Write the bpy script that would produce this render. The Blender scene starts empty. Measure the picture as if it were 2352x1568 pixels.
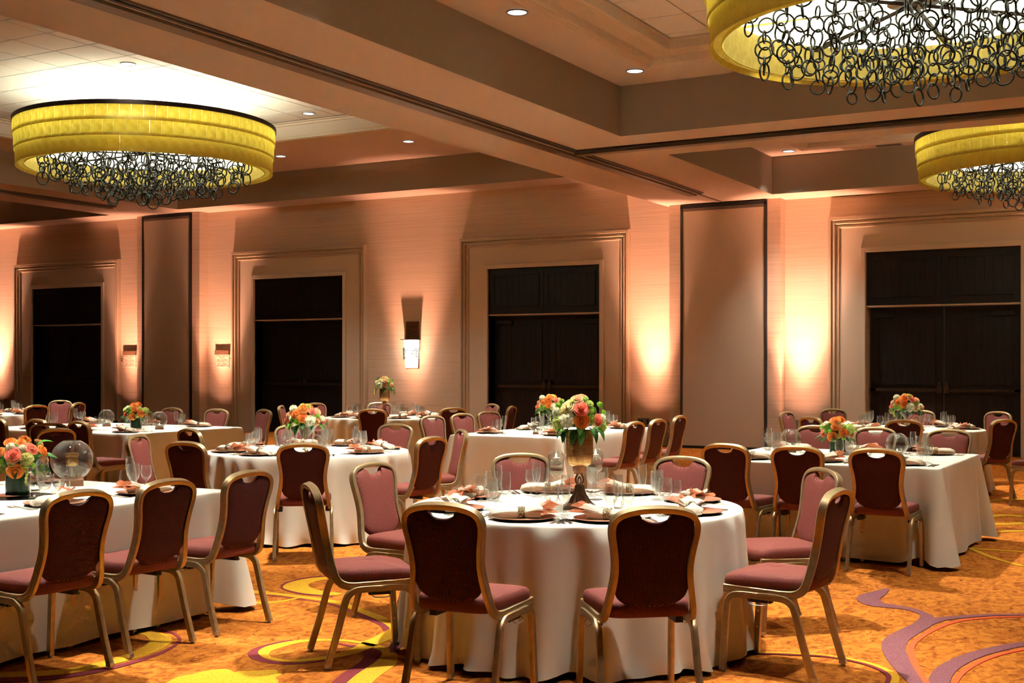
import bpy, math, random
from mathutils import Vector, Matrix
random.seed(7)
PI = math.pi
S = bpy.context.scene
COL = S.collection
sin, cos = math.sin, math.cos

# ------------------------------------------------------------------ camera, world, exposure
YAW = math.radians(29.55)
cam_d = bpy.data.cameras.new('camera'); cam = bpy.data.objects.new('camera', cam_d); COL.objects.link(cam)
cam.location = (0, 0, 1.53); cam.rotation_euler = (PI/2, 0, YAW)
cam_d.sensor_width = 36; cam_d.lens = 2865/2352*36; cam_d.shift_y = 54/2352; cam_d.clip_end = 200
S.camera = cam
w = bpy.data.worlds.new('world'); S.world = w; w.use_nodes = True
w.node_tree.nodes['Background'].inputs[0].default_value = (0.10, 0.07, 0.045, 1)
w.node_tree.nodes['Background'].inputs[1].default_value = 0.3
S.view_settings.view_transform = 'Standard'; S.view_settings.look = 'None'
S.view_settings.exposure = 0.55; S.view_settings.gamma = 1.0; S.view_settings.use_curve_mapping = False
S.cycles.max_bounces = 6; S.cycles.diffuse_bounces = 3; S.cycles.glossy_bounces = 2
S.cycles.transmission_bounces = 4; S.cycles.transparent_max_bounces = 14
S.cycles.use_light_tree = False; S.cycles.use_adaptive_sampling = True; S.cycles.adaptive_threshold = 0.03; S.cycles.adaptive_min_samples = 16
S.cycles.sample_clamp_indirect = 60.0; S.cycles.caustics_reflective = False; S.cycles.caustics_refractive = False
S.cycles.use_denoising = True

WARM = (1.0, 0.78, 0.54); NEUT = (1.0, 0.955, 0.87); COOL = (0.76, 0.95, 1.0); AMBER = (1.0, 0.46, 0.31)
P_TABLE = 1250; P_DOWN = 380; P_WALL = 1650; P_CH_UP = 65; P_CH_IN = 5

# ------------------------------------------------------------------ materials
MATS = {}
class NT:
    def __init__(s, name):
        s.m = bpy.data.materials.new(name); s.m.use_nodes = True; s.t = s.m.node_tree
        s.b = s.t.nodes['Principled BSDF']; s.out = s.t.nodes['Material Output']; MATS[name] = s.m
    def n(s, kind, **kw):
        nd = s.t.nodes.new('ShaderNode'+kind)
        for k, v in kw.items():
            if k in nd.inputs: nd.inputs[k].default_value = v
            else: setattr(nd, k, v)
        return nd
    def l(s, a, b): s.t.links.new(a, b)
    def coords(s, scale=(1,1,1), kind='Object'):
        tc = s.n('TexCoord'); mp = s.n('Mapping'); mp.inputs['Scale'].default_value = scale
        s.l(tc.outputs[kind], mp.inputs['Vector']); return mp.outputs['Vector']
    def ramp(s, fac, stops):
        r = s.n('ValToRGB'); e = r.color_ramp.elements
        while len(e) < len(stops): e.new(0.5)
        for i, (p, c) in enumerate(stops): e[i].position = p; e[i].color = (*c, 1)
        s.l(fac, r.inputs['Fac']); return r.outputs['Color']
    def bump(s, h, strength=0.3, dist=0.01):
        b = s.n('Bump', Strength=strength, Distance=dist); s.l(h, b.inputs['Height']); s.l(b.outputs['Normal'], s.b.inputs['Normal'])

def setp(b, col=None, rough=None, metal=None, spec=None):
    if col: b.inputs['Base Color'].default_value = (*col, 1)
    if rough is not None: b.inputs['Roughness'].default_value = rough
    if metal is not None: b.inputs['Metallic'].default_value = metal
    if spec is not None: b.inputs['Specular IOR Level'].default_value = spec

def noisy(name, c1, c2, scale=(8,8,8), rough=0.6, metal=0, bump=0.0, bdist=0.003, detail=4, spec=0.3, lo=0.35, hi=0.65):
    q = NT(name); setp(q.b, c1, rough, metal, spec)
    v = q.coords(scale); nz = q.n('TexNoise', Scale=1.0, Detail=detail); q.l(v, nz.inputs['Vector'])
    q.l(q.ramp(nz.outputs['Fac'], [(lo, c1), (hi, c2)]), q.b.inputs['Base Color'])
    if bump: q.bump(nz.outputs['Fac'], bump, bdist)
    return q.m
def emis(name, col, strength, base=(0.8,0.8,0.8)):
    q = NT(name); setp(q.b, base, 0.5); q.b.inputs['Emission Color'].default_value = (*col, 1); q.b.inputs['Emission Strength'].default_value = strength
    return q.m

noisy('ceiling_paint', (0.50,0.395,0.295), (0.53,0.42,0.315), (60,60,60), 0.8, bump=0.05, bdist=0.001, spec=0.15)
noisy('coffer_paint_shaded', (0.285,0.235,0.165), (0.33,0.27,0.195), (90,90,90), 0.85, bump=0.15, bdist=0.002, spec=0.1)  # greenish stipple paint, darkened further: weaker light on the faces put into colour
noisy('tile_fibre', (0.55,0.50,0.42), (0.60,0.55,0.47), (70,70,70), 0.9, bump=0.12, bdist=0.002, spec=0.1)
noisy('tile_grid', (0.34,0.27,0.20), (0.38,0.30,0.22), (20,20,20), 0.6)
noisy('moulding_paint', (0.47,0.36,0.24), (0.52,0.40,0.27), (30,30,30), 0.5, spec=0.4)
noisy('surround_paint', (0.56,0.47,0.35), (0.59,0.495,0.37), (120,120,120), 0.7, bump=0.08, bdist=0.001, spec=0.25)
noisy('track_metal', (0.16,0.13,0.10), (0.20,0.165,0.13), (4,40,40), 0.45, metal=0.5)
noisy('track_dark', (0.018,0.017,0.015), (0.03,0.028,0.025), (10,10,10), 0.5)
noisy('partition_fabric', (0.50,0.41,0.30), (0.58,0.475,0.35), (160,160,160), 0.85, bump=0.2, bdist=0.002, spec=0.1)
noisy('black_trim', (0.012,0.012,0.012), (0.02,0.02,0.02), (20,20,20), 0.4)
noisy('door_wood', (0.006,0.0055,0.0055), (0.012,0.010,0.009), (40,40,2.0), 0.42, bump=0.1, bdist=0.001, spec=0.4)
noisy('door_metal', (0.06,0.045,0.03), (0.09,0.07,0.05), (20,20,20), 0.35, metal=0.8)
noisy('baseboard_paint', (0.40,0.33,0.22), (0.44,0.36,0.25), (20,20,20), 0.5)
noisy('side_wall_paint', (0.50,0.36,0.24), (0.55,0.40,0.27), (10,10,10), 0.8, spec=0.1)
# wallpaper with horizontal grasscloth streaks
q = NT('grasscloth'); setp(q.b, rough=0.75, spec=0.15)
v = q.coords((1.4,1.4,150)); nz = q.n('TexNoise', Scale=1.0, Detail=3.0); q.l(v, nz.inputs['Vector'])
v2 = q.coords((0.5,0.5,30)); nz2 = q.n('TexNoise', Scale=1.0, Detail=2.0); q.l(v2, nz2.inputs['Vector'])
mx = q.n('Math', operation='ADD'); q.l(nz.outputs['Fac'], mx.inputs[0]); q.l(nz2.outputs['Fac'], mx.inputs[1])
dv = q.n('Math', operation='MULTIPLY'); q.l(mx.outputs[0], dv.inputs[0]); dv.inputs[1].default_value = 0.5
q.l(q.ramp(dv.outputs[0], [(0.34,(0.50,0.37,0.255)), (0.5,(0.58,0.44,0.315)), (0.66,(0.62,0.475,0.345))]), q.b.inputs['Base Color'])
q.bump(nz.outputs['Fac'], 0.15, 0.002)
# carpet
q = NT('carpet'); setp(q.b, rough=0.95, spec=0.05)
v = q.coords((13,9,5)); nz = q.n('TexNoise', Scale=1.0, Detail=8.0, Roughness=0.65, Distortion=1.6); q.l(v, nz.inputs['Vector'])
v3 = q.coords((170,170,170)); nf = q.n('TexNoise', Scale=1.0, Detail=2.0); q.l(v3, nf.inputs['Vector'])
col = q.ramp(nz.outputs['Fac'], [(0.30,(0.17,0.042,0.010)), (0.42,(0.40,0.115,0.018)), (0.55,(0.62,0.21,0.030)), (0.70,(0.72,0.29,0.045))])
mul = q.n('MixRGB', blend_type='MULTIPLY'); mul.inputs['Fac'].default_value = 0.75; q.l(col, mul.inputs[1])
q.l(q.ramp(nf.outputs['Fac'], [(0.3,(0.55,0.52,0.5)), (0.7,(1.15,1.12,1.1))]), mul.inputs[2]); q.l(mul.outputs[0], q.b.inputs['Base Color'])
q.bump(nf.outputs['Fac'], 0.6, 0.006)
def pile(name, c1, c2): return noisy(name, c1, c2, (170,170,170), 0.95, bump=0.6, bdist=0.006, spec=0.05)
pile('pile_yellow', (0.55,0.29,0.018), (0.92,0.52,0.045)); pile('pile_purple', (0.17,0.06,0.07), (0.32,0.13,0.14))
pile('pile_red', (0.62,0.09,0.03), (0.86,0.16,0.06)); pile('pile_wine', (0.18,0.03,0.035), (0.28,0.055,0.06))
noisy('cloth', (0.665,0.645,0.515), (0.705,0.685,0.555), (3,3,3), 0.75, bump=0.05, bdist=0.004, spec=0.2)
MATS['cloth'].node_tree.nodes['Principled BSDF'].inputs['Sheen Weight'].default_value = 0.15
# chair fabric: rows of short woven dashes
def fabric(name, c1, c2, mort, sheen, mw):
    q = NT(name); setp(q.b, rough=0.72, spec=0.25)
    tc = q.n('TexCoord'); sx = q.n('SeparateXYZ'); q.l(tc.outputs['Object'], sx.inputs[0]); sn = q.n('SeparateXYZ'); q.l(tc.outputs['Normal'], sn.inputs[0])
    ab = q.n('Math', operation='ABSOLUTE'); q.l(sn.outputs['X'], ab.inputs[0]); gt = q.n('Math', operation='GREATER_THAN'); q.l(ab.outputs[0], gt.inputs[0]); gt.inputs[1].default_value = 0.75
    mu = q.n('Mix'); q.l(gt.outputs[0], mu.inputs['Factor']); q.l(sx.outputs['X'], mu.inputs['A']); q.l(sx.outputs['Y'], mu.inputs['B'])
    ad = q.n('Math', operation='ADD'); q.l(sx.outputs['Y'], ad.inputs[0]); q.l(sx.outputs['Z'], ad.inputs[1])
    mv = q.n('Mix'); q.l(gt.outputs[0], mv.inputs['Factor']); q.l(ad.outputs[0], mv.inputs['A']); q.l(sx.outputs['Z'], mv.inputs['B'])
    cb = q.n('CombineXYZ'); q.l(mv.outputs['Result'], cb.inputs[0]); q.l(mu.outputs['Result'], cb.inputs[1])
    br = q.n('TexBrick'); br.inputs['Scale'].default_value = 1.0; br.inputs['Brick Width'].default_value = 0.0062; br.inputs['Row Height'].default_value = 0.0115
    br.inputs['Mortar Size'].default_value = mw; br.inputs['Mortar Smooth'].default_value = 0.5; br.offset = 0.5; br.offset_frequency = 2
    br.inputs['Color1'].default_value = (*c1,1); br.inputs['Color2'].default_value = (*c2,1); br.inputs['Mortar'].default_value = (*mort,1)
    q.l(cb.outputs[0], br.inputs['Vector']); q.l(br.outputs['Color'], q.b.inputs['Base Color'])
    inv = q.n('Math', operation='SUBTRACT'); inv.inputs[0].default_value = 1.0; q.l(br.outputs['Fac'], inv.inputs[1]); q.bump(inv.outputs[0], 0.5, 0.002)
    q.b.inputs['Sheen Weight'].default_value = sheen; q.b.inputs['Sheen Tint'].default_value = (0.9,0.5,0.5,1)
fabric('chair_fabric', (0.265,0.070,0.050), (0.235,0.060,0.043), (0.11,0.025,0.019), 0.0, 0.0012)
fabric('chair_fabric_shaded', (0.17,0.028,0.026), (0.13,0.022,0.02), (0.014,0.0045,0.005), 0.0, 0.0019)  # chair fabric darkened: shade on the outer backs is put into its colour
noisy('chair_gold', (0.40,0.295,0.145), (0.47,0.35,0.18), (30,30,30), 0.36, metal=0.65, spec=0.5)
noisy('rubber', (0.02,0.02,0.02), (0.035,0.035,0.035), (30,30,30), 0.5)
noisy('glide_metal', (0.35,0.33,0.30), (0.45,0.43,0.40), (30,30,30), 0.35, metal=0.8)
noisy('copper_plate', (0.40,0.17,0.095), (0.50,0.235,0.14), (60,60,60), 0.35, metal=0.3, bump=0.2, bdist=0.001, spec=0.5)
noisy('plate_under', (0.012,0.012,0.014), (0.02,0.02,0.02), (20,20,20), 0.4)
noisy('napkin_cream', (0.78,0.68,0.53), (0.83,0.73,0.58), (20,20,20), 0.7, bump=0.08, bdist=0.002)
noisy('napkin_copper', (0.46,0.145,0.06), (0.56,0.19,0.085), (30,30,30), 0.6, bump=0.08, bdist=0.002)
noisy('beads', (0.20,0.18,0.10), (0.80,0.74,0.50), (160,160,160), 0.25, metal=0.9, bump=0.9, bdist=0.006)
noisy('steel', (0.62,0.60,0.57), (0.72,0.70,0.67), (40,40,40), 0.18, metal=1.0)
noisy('bronze', (0.16,0.085,0.045), (0.26,0.14,0.075), (25,25,25), 0.38, metal=0.7, bump=0.15, bdist=0.002)
noisy('copper_metal', (0.55,0.27,0.13), (0.62,0.32,0.17), (25,25,25), 0.3, metal=0.85)
noisy('leaf', (0.022,0.10,0.018), (0.05,0.20,0.03), (14,14,14), 0.35, spec=0.5)
noisy('leaf_light', (0.07,0.25,0.03), (0.12,0.36,0.05), (14,14,14), 0.4)
noisy('vase_green', (0.004,0.028,0.008), (0.012,0.06,0.016), (30,30,3), 0.15, spec=0.25)
noisy('wood_block', (0.22,0.10,0.05), (0.30,0.14,0.075), (6,60,6), 0.45)
noisy('wax', (0.90,0.86,0.74), (0.94,0.90,0.80), (10,10,10), 0.5)
noisy('pearls', (0.75,0.55,0.35), (0.90,0.75,0.55), (10,10,10), 0.2)
noisy('amaranth', (0.45,0.50,0.10), (0.60,0.62,0.18), (120,120,120), 0.7, bump=0.6, bdist=0.004)
noisy('ring_metal', (0.012,0.015,0.012), (0.03,0.034,0.027), (20,20,20), 0.26, metal=0.35)
noisy('rim_dark', (0.02,0.012,0.010), (0.035,0.022,0.017), (10,10,10), 0.45)
noisy('canopy_white', (0.62,0.60,0.55), (0.66,0.64,0.58), (10,10,10), 0.5)
noisy('plate_steel', (0.25,0.24,0.19), (0.30,0.29,0.23), (30,30,30), 0.4, metal=0.5)
noisy('sign_metal', (0.55,0.44,0.31), (0.62,0.50,0.36), (30,30,30), 0.4, metal=0.2)
noisy('sign_bronze', (0.10,0.055,0.03), (0.13,0.07,0.04), (30,30,30), 0.4)
noisy('ink', (0.035,0.015,0.006), (0.045,0.02,0.008), (30,30,30), 0.6)
for nm, a, b in (('orange',(0.92,0.25,0.035),(0.98,0.44,0.11)), ('coral',(0.92,0.19,0.11),(0.98,0.40,0.27)), ('peach',(0.92,0.50,0.25),(0.98,0.68,0.42)), ('yellow',(0.93,0.78,0.34),(0.98,0.88,0.55))):
    noisy('rose_'+nm, a, b, (60,60,60), 0.55, spec=0.25)
noisy('bloom_white', (0.84,0.86,0.62), (0.94,0.94,0.82), (50,50,50), 0.7)
noisy('bloom_green', (0.55,0.66,0.17), (0.75,0.82,0.36), (60,60,60), 0.7)
noisy('bloom_lime', (0.62,0.60,0.18), (0.78,0.74,0.36), (60,60,60), 0.7)
noisy('mum', (0.18,0.48,0.02), (0.38,0.68,0.06), (90,90,90), 0.6, bump=0.6, bdist=0.004)
# mercury-glass gold with fine horizontal streaks
q = NT('gold_mercury'); setp(q.b, rough=0.22, metal=0.85)
v = q.coords((14,14,420)); nz = q.n('TexNoise', Scale=1.0, Detail=4.0); q.l(v, nz.inputs['Vector'])
q.l(q.ramp(nz.outputs['Fac'], [(0.3,(0.28,0.14,0.04)), (0.5,(0.50,0.29,0.10)), (0.7,(0.72,0.50,0.22))]), q.b.inputs['Base Color']); q.bump(nz.outputs['Fac'], 0.25, 0.002)
# thin clear glass: straight-through transmission plus Fresnel reflection; white-painted edges imitate refracted light
def glass(name, tint, ior=1.5, rough=0.015, body=0.3):
    q = NT(name); q.t.nodes.remove(q.b)
    tr = q.n('BsdfTransparent'); tr.inputs['Color'].default_value = (*tint, 1)
    gg = q.n('BsdfGlossy'); gg.inputs['Roughness'].default_value = rough; gd = q.n('BsdfDiffuse'); gd.inputs['Color'].default_value = (0.85,0.84,0.80,1); gl = q.n('MixShader'); gl.inputs[0].default_value = body; q.l(gg.outputs[0], gl.inputs[1]); q.l(gd.outputs[0], gl.inputs[2])
    lw = q.n('LayerWeight', Blend=0.5); pw = q.n('Math', operation='POWER'); pw.inputs[1].default_value = 2.6; q.l(lw.outputs['Facing'], pw.inputs[0])
    f0 = ((ior-1)/(ior+1))**2; ma = q.n('Math', operation='MULTIPLY_ADD'); ma.inputs[1].default_value = 1-f0; ma.inputs[2].default_value = f0; q.l(pw.outputs[0], ma.inputs[0]); mx = q.n('MixShader')
    q.l(ma.outputs[0], mx.inputs[0]); q.l(tr.outputs[0], mx.inputs[1]); q.l(gl.outputs[0], mx.inputs[2]); q.l(mx.outputs[0], q.out.inputs['Surface'])
glass('clear_glass', (0.95,0.96,0.95), 1.5, 0.015, 0.08); glass('stemware_glass', (0.95,0.96,0.95), 1.62, 0.015, 0.45); glass('crystal', (0.86,0.89,0.86), 1.7)
# parchment shade panel: lets lamp light through
q = NT('shade'); q.t.nodes.remove(q.b)
v = q.coords((14,14,14)); nz = q.n('TexNoise', Scale=1.0, Detail=5.0); q.l(v, nz.inputs['Vector'])
c = q.ramp(nz.outputs['Fac'], [(0.3,(0.70,0.60,0.17)), (0.7,(0.84,0.75,0.27))])
df = q.n('BsdfDiffuse'); tl = q.n('BsdfTranslucent'); mx = q.n('MixShader'); mx.inputs[0].default_value = 0.62
q.l(c, df.inputs['Color']); q.l(c, tl.inputs['Color']); q.l(df.outputs[0], mx.inputs[1]); q.l(tl.outputs[0], mx.inputs[2]); q.l(mx.outputs[0], q.out.inputs['Surface'])
emis('lamp_lens', (0.93,0.98,1.0), 1.6); emis('lamp_panel', (1.0,0.97,0.75), 2.4, (0.9,0.88,0.7)); emis('flame', (1.0,0.80,0.45), 14.0)
emis('sconce_glass', (1.0,0.95,0.80), 2.2)
M = MATS
def thin(name, amt):                       # petals, leaves and linen let some light through
    nt = M[name].node_tree; b = nt.nodes['Principled BSDF']; tl = nt.nodes.new('ShaderNodeBsdfTranslucent'); mx = nt.nodes.new('ShaderNodeMixShader'); mx.inputs[0].default_value = amt
    if b.inputs['Base Color'].links: nt.links.new(b.inputs['Base Color'].links[0].from_socket, tl.inputs['Color'])
    nt.links.new(b.outputs[0], mx.inputs[1]); nt.links.new(tl.outputs[0], mx.inputs[2]); nt.links.new(mx.outputs[0], nt.nodes['Material Output'].inputs['Surface'])
for _n in [k for k in MATS if k.startswith(('rose_', 'bloom_'))]: thin(_n, 0.42)
for _n in ('leaf', 'leaf_light', 'napkin_cream', 'napkin_copper'): thin(_n, 0.3)
for _n in ('lamp_lens',): M[_n].cycles.emission_sampling = 'NONE'

# ------------------------------------------------------------------ mesh helpers
class MB:
    def __init__(s): s.v = []; s.f = []
    def add(s, verts, faces):
        o = len(s.v); s.v += [tuple(p) for p in verts]; s.f += [tuple(i+o for i in fc) for fc in faces]; return s
    def box(s, x0, x1, y0, y1, z0, z1):
        return s.add([(x0,y0,z0),(x1,y0,z0),(x1,y1,z0),(x0,y1,z0),(x0,y0,z1),(x1,y0,z1),(x1,y1,z1),(x0,y1,z1)],
                     [(0,3,2,1),(4,5,6,7),(0,1,5,4),(1,2,6,5),(2,3,7,6),(3,0,4,7)])
    def grid(s, rows, closed=False):            # rows of equal length
        n = len(rows[0]); vs = [p for r in rows for p in r]; fs = []
        for i in range(len(rows)-1):
            for j in range(n if closed else n-1):
                k = (j+1) % n; fs.append((i*n+j, i*n+k, (i+1)*n+k, (i+1)*n+j))
        return s.add(vs, fs)
    def lathe(s, prof, n=24, c=(0,0,0), cap0=False, cap1=False):
        rows = [[(c[0]+r*cos(2*PI*j/n), c[1]+r*sin(2*PI*j/n), c[2]+z) for j in range(n)] for r, z in prof]
        o = len(s.v); s.grid(rows, True)
        if cap0: s.f.append(tuple(o+j for j in reversed(range(n))))
        if cap1: s.f.append(tuple(o+(len(prof)-1)*n+j for j in range(n)))
        return s
    def sweep(s, path, sec, o0=(1,0,0), closed=False, cap=True, scale=None):
        P = [Vector(p) for p in path]; n = len(P); T = []
        for i in range(n):
            a = P[(i-1) % n] if (closed or i > 0) else P[i]; b = P[(i+1) % n] if (closed or i < n-1) else P[i]
            T.append((b-a).normalized())
        o = Vector(o0); o = (o-T[0]*o.dot(T[0])).normalized(); rows = []
        for i in range(n):
            if i:
                ax = T[i-1].cross(T[i]); sl = ax.length
                if sl > 1e-7: o = Matrix.Rotation(math.atan2(sl, T[i-1].dot(T[i])), 3, ax/sl) @ o
                o = (o-T[i]*o.dot(T[i])).normalized()
            nn = T[i].cross(o); k = scale[i] if scale else 1
            rows.append([tuple(P[i]+o*(a*k)+nn*(b*k)) for a, b in sec])
        base = len(s.v)
        if closed: rows.append(rows[0])
        s.grid(rows, True)
        if cap and not closed:
            m = len(sec); s.f.append(tuple(base+j for j in reversed(range(m)))); s.f.append(tuple(base+(n-1)*m+j for j in range(m)))
        return s
    def tube(s, path, r, n=8, **k): return s.sweep(path, [(r*cos(2*PI*j/n), r*sin(2*PI*j/n)) for j in range(n)], **k)
    def mesh(s, name, mat, smooth=35, mats=None, mi=None):
        me = bpy.data.meshes.new(name); me.from_pydata(s.v, [], s.f); me.materials.append(M[mat])
        for m2 in (mats or []): me.materials.append(M[m2])
        if mi: me.polygons.foreach_set('material_index', mi)
        if smooth:
            me.polygons.foreach_set('use_smooth', [True]*len(s.f))
            if smooth < 180: me.set_sharp_from_angle(angle=math.radians(smooth))
        me.update(); return me
    def obj(s, name, mat, parent=None, smooth=35, **k): return put(name, s.mesh(name, mat, smooth, **k), parent)

def put(name, me, parent=None, loc=None, rot=None, scale=None):
    o = bpy.data.objects.new(name, me); COL.objects.link(o)
    if parent: o.parent = parent
    if loc is not None: o.location = loc
    if rot is not None: o.rotation_euler = rot
    if scale is not None: o.scale = (scale,)*3 if isinstance(scale, (int, float)) else scale
    return o
def tag(o, label, cat, group=None):
    o['label'] = label; o['category'] = cat
    if group: o['group'] = group
    return o
def thing(name, label, cat, loc=(0,0,0), rz=0, group=None):
    o = bpy.data.objects.new(name, None); COL.objects.link(o); o.empty_display_size = 0.1
    o.location = loc; o.rotation_euler = (0,0,rz); return tag(o, label, cat, group)
def struct(o, label=None):
    o['kind'] = 'structure'
    if label: o['label'] = label
    return o
def catmull(pts, k=6, closed=False):
    P = [Vector(p) for p in pts]; n = len(P); out = []
    for i in range(n if closed else n-1):
        g = lambda j: P[j % n] if closed else P[max(0, min(n-1, j))]
        a, b, c, d = g(i-1), g(i), g(i+1), g(i+2)
        for t in range(k):
            u = t/k
            out.append(0.5*((2*b)+(c-a)*u+(2*a-5*b+4*c-d)*u*u+(3*b-a-3*c+d)*u**3))
    if not closed: out.append(P[-1])
    return out
def light(name, kind, loc, power, color, parent=None, size=0.1, aim=None, spot=60, blend=0.4, shape=None, size_y=None):
    d = bpy.data.lights.new(name, kind); d.energy = power; d.color = color
    if kind == 'AREA':
        d.size = size
        if shape: d.shape = shape
        if size_y: d.size_y = size_y
    else: d.shadow_soft_size = size
    if kind == 'SPOT': d.spot_size = math.radians(spot); d.spot_blend = blend
    o = bpy.data.objects.new(name, d); COL.objects.link(o); o.location = loc
    if parent: o.parent = parent
    if aim is not None: o.rotation_euler = Vector(aim).to_track_quat('-Z', 'Y').to_euler()
    return o

# ------------------------------------------------------------------ room shell
WY = 21.94; ZR = 4.50; ZL = 5.10; XB = -9.0
DOORS = [-25.40, -17.94, -11.73, -4.09]
XMIN, XMAX, YMIN = -33.0, 8.0, -11.0
floor = struct(MB().box(XMIN, XMAX, YMIN, WY+0.5, -0.2, 0).obj('floor', 'carpet', smooth=0), 'orange patterned ballroom carpet with yellow and purple swirls')
mb = MB(); OW, OH = 1.26, 3.49
xs = [XMIN] + [e for c in DOORS for e in (c-OW, c+OW)] + [XMAX]
for i in range(0, len(xs), 2): mb.box(xs[i], xs[i+1], WY, WY+0.5, 0, 6.0)
for c in DOORS: mb.box(c-OW, c+OW, WY, WY+0.5, OH, 6.0)
wall_back = struct(mb.obj('wall_back', 'grasscloth', smooth=0), 'long back wall with horizontal grasscloth wallpaper')
for side, a in (('left', (XMIN-0.2, XMIN, YMIN, WY, 0, 6.6)), ('right', (XMAX, XMAX+0.2, YMIN, WY, 0, 6.6)), ('front', (XMIN, XMAX, YMIN-0.2, YMIN, 0, 6.6))):
    struct(MB().box(*a).obj('wall_'+side, 'side_wall_paint', smooth=0), 'plain tan side wall of the ballroom')
# pilasters carrying the folded partitions
PIL = [(-8.91, -6.79, -8.67, -7.03, ZR), (-22.65, -20.64, -22.43, -20.87, ZL)]
for i, (a, b, c, d, zt) in enumerate(PIL):
    p = struct(MB().box(a, b, WY-0.28, WY, 0, zt).obj('trim_%d' % (i+1), 'grasscloth', smooth=0), 'wallpapered pilaster beside the folded partition')
    y = WY-0.28
    r = thing('folding_partition', 'tall tan folding partition panel with black edges, '+('right of the sconce and centre doors' if i == 0 else 'beside the left emergency doors sign'), 'partition', ((c+d)/2, y, 0))
    hw = (d-c)/2
    MB().box(-hw+0.04, hw-0.04, -0.045, 0.0, 0.05, zt-0.14).obj('panel', 'partition_fabric', r, smooth=0)
    for sx_ in (-1, 1):
        MB().box(*sorted((sx_*hw, sx_*(hw-0.04))), -0.06, 0.0, 0.0, zt-0.06).obj('edge_seal', 'black_trim', r, smooth=0)
        MB().box(*sorted((sx_*(hw-0.018), sx_*(hw-0.024))), -0.066, -0.06, 0.0, zt-0.10).obj('edge_bead', 'glide_metal', r, smooth=0)
    MB().box(-hw, hw, -0.06, 0.0, zt-0.085, zt-0.02).obj('top_seal', 'black_trim', r, smooth=0)
    MB().box(-hw+0.03, hw-0.03, -0.052, 0.0, zt-0.14, zt-0.085).obj('top_rail', 'track_metal', r, smooth=0)
    MB().box(-hw, hw, -0.055, 0.0, 0.0, 0.05).obj('bottom_seal', 'black_trim', r, smooth=0)
# baseboards
bx = [XMIN] + [e for c in DOORS for e in (c-1.91, c+1.91)] + [XMAX]
for i in range(0, len(bx), 2):
    m_ = MB(); x0, x1 = bx[i], bx[i+1]
    cuts = [(x0, x1)]
    for a, b, *_ in PIL:
        cuts = [q_ for u, v_ in cuts for q_ in (((u, a), (b, v_)) if u < a and v_ > b else ((u, v_),))]
    for u, v_ in cuts:
        m_.box(u, v_, WY-0.022, WY, 0, 0.16).box(u, v_, WY-0.014, WY, 0.16, 0.235).box(u, v_, WY-0.02, WY, 0.235, 0.255)
    struct(m_.obj('baseboard_back', 'baseboard_paint', smooth=0), 'painted stepped baseboard along the back wall')

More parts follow.
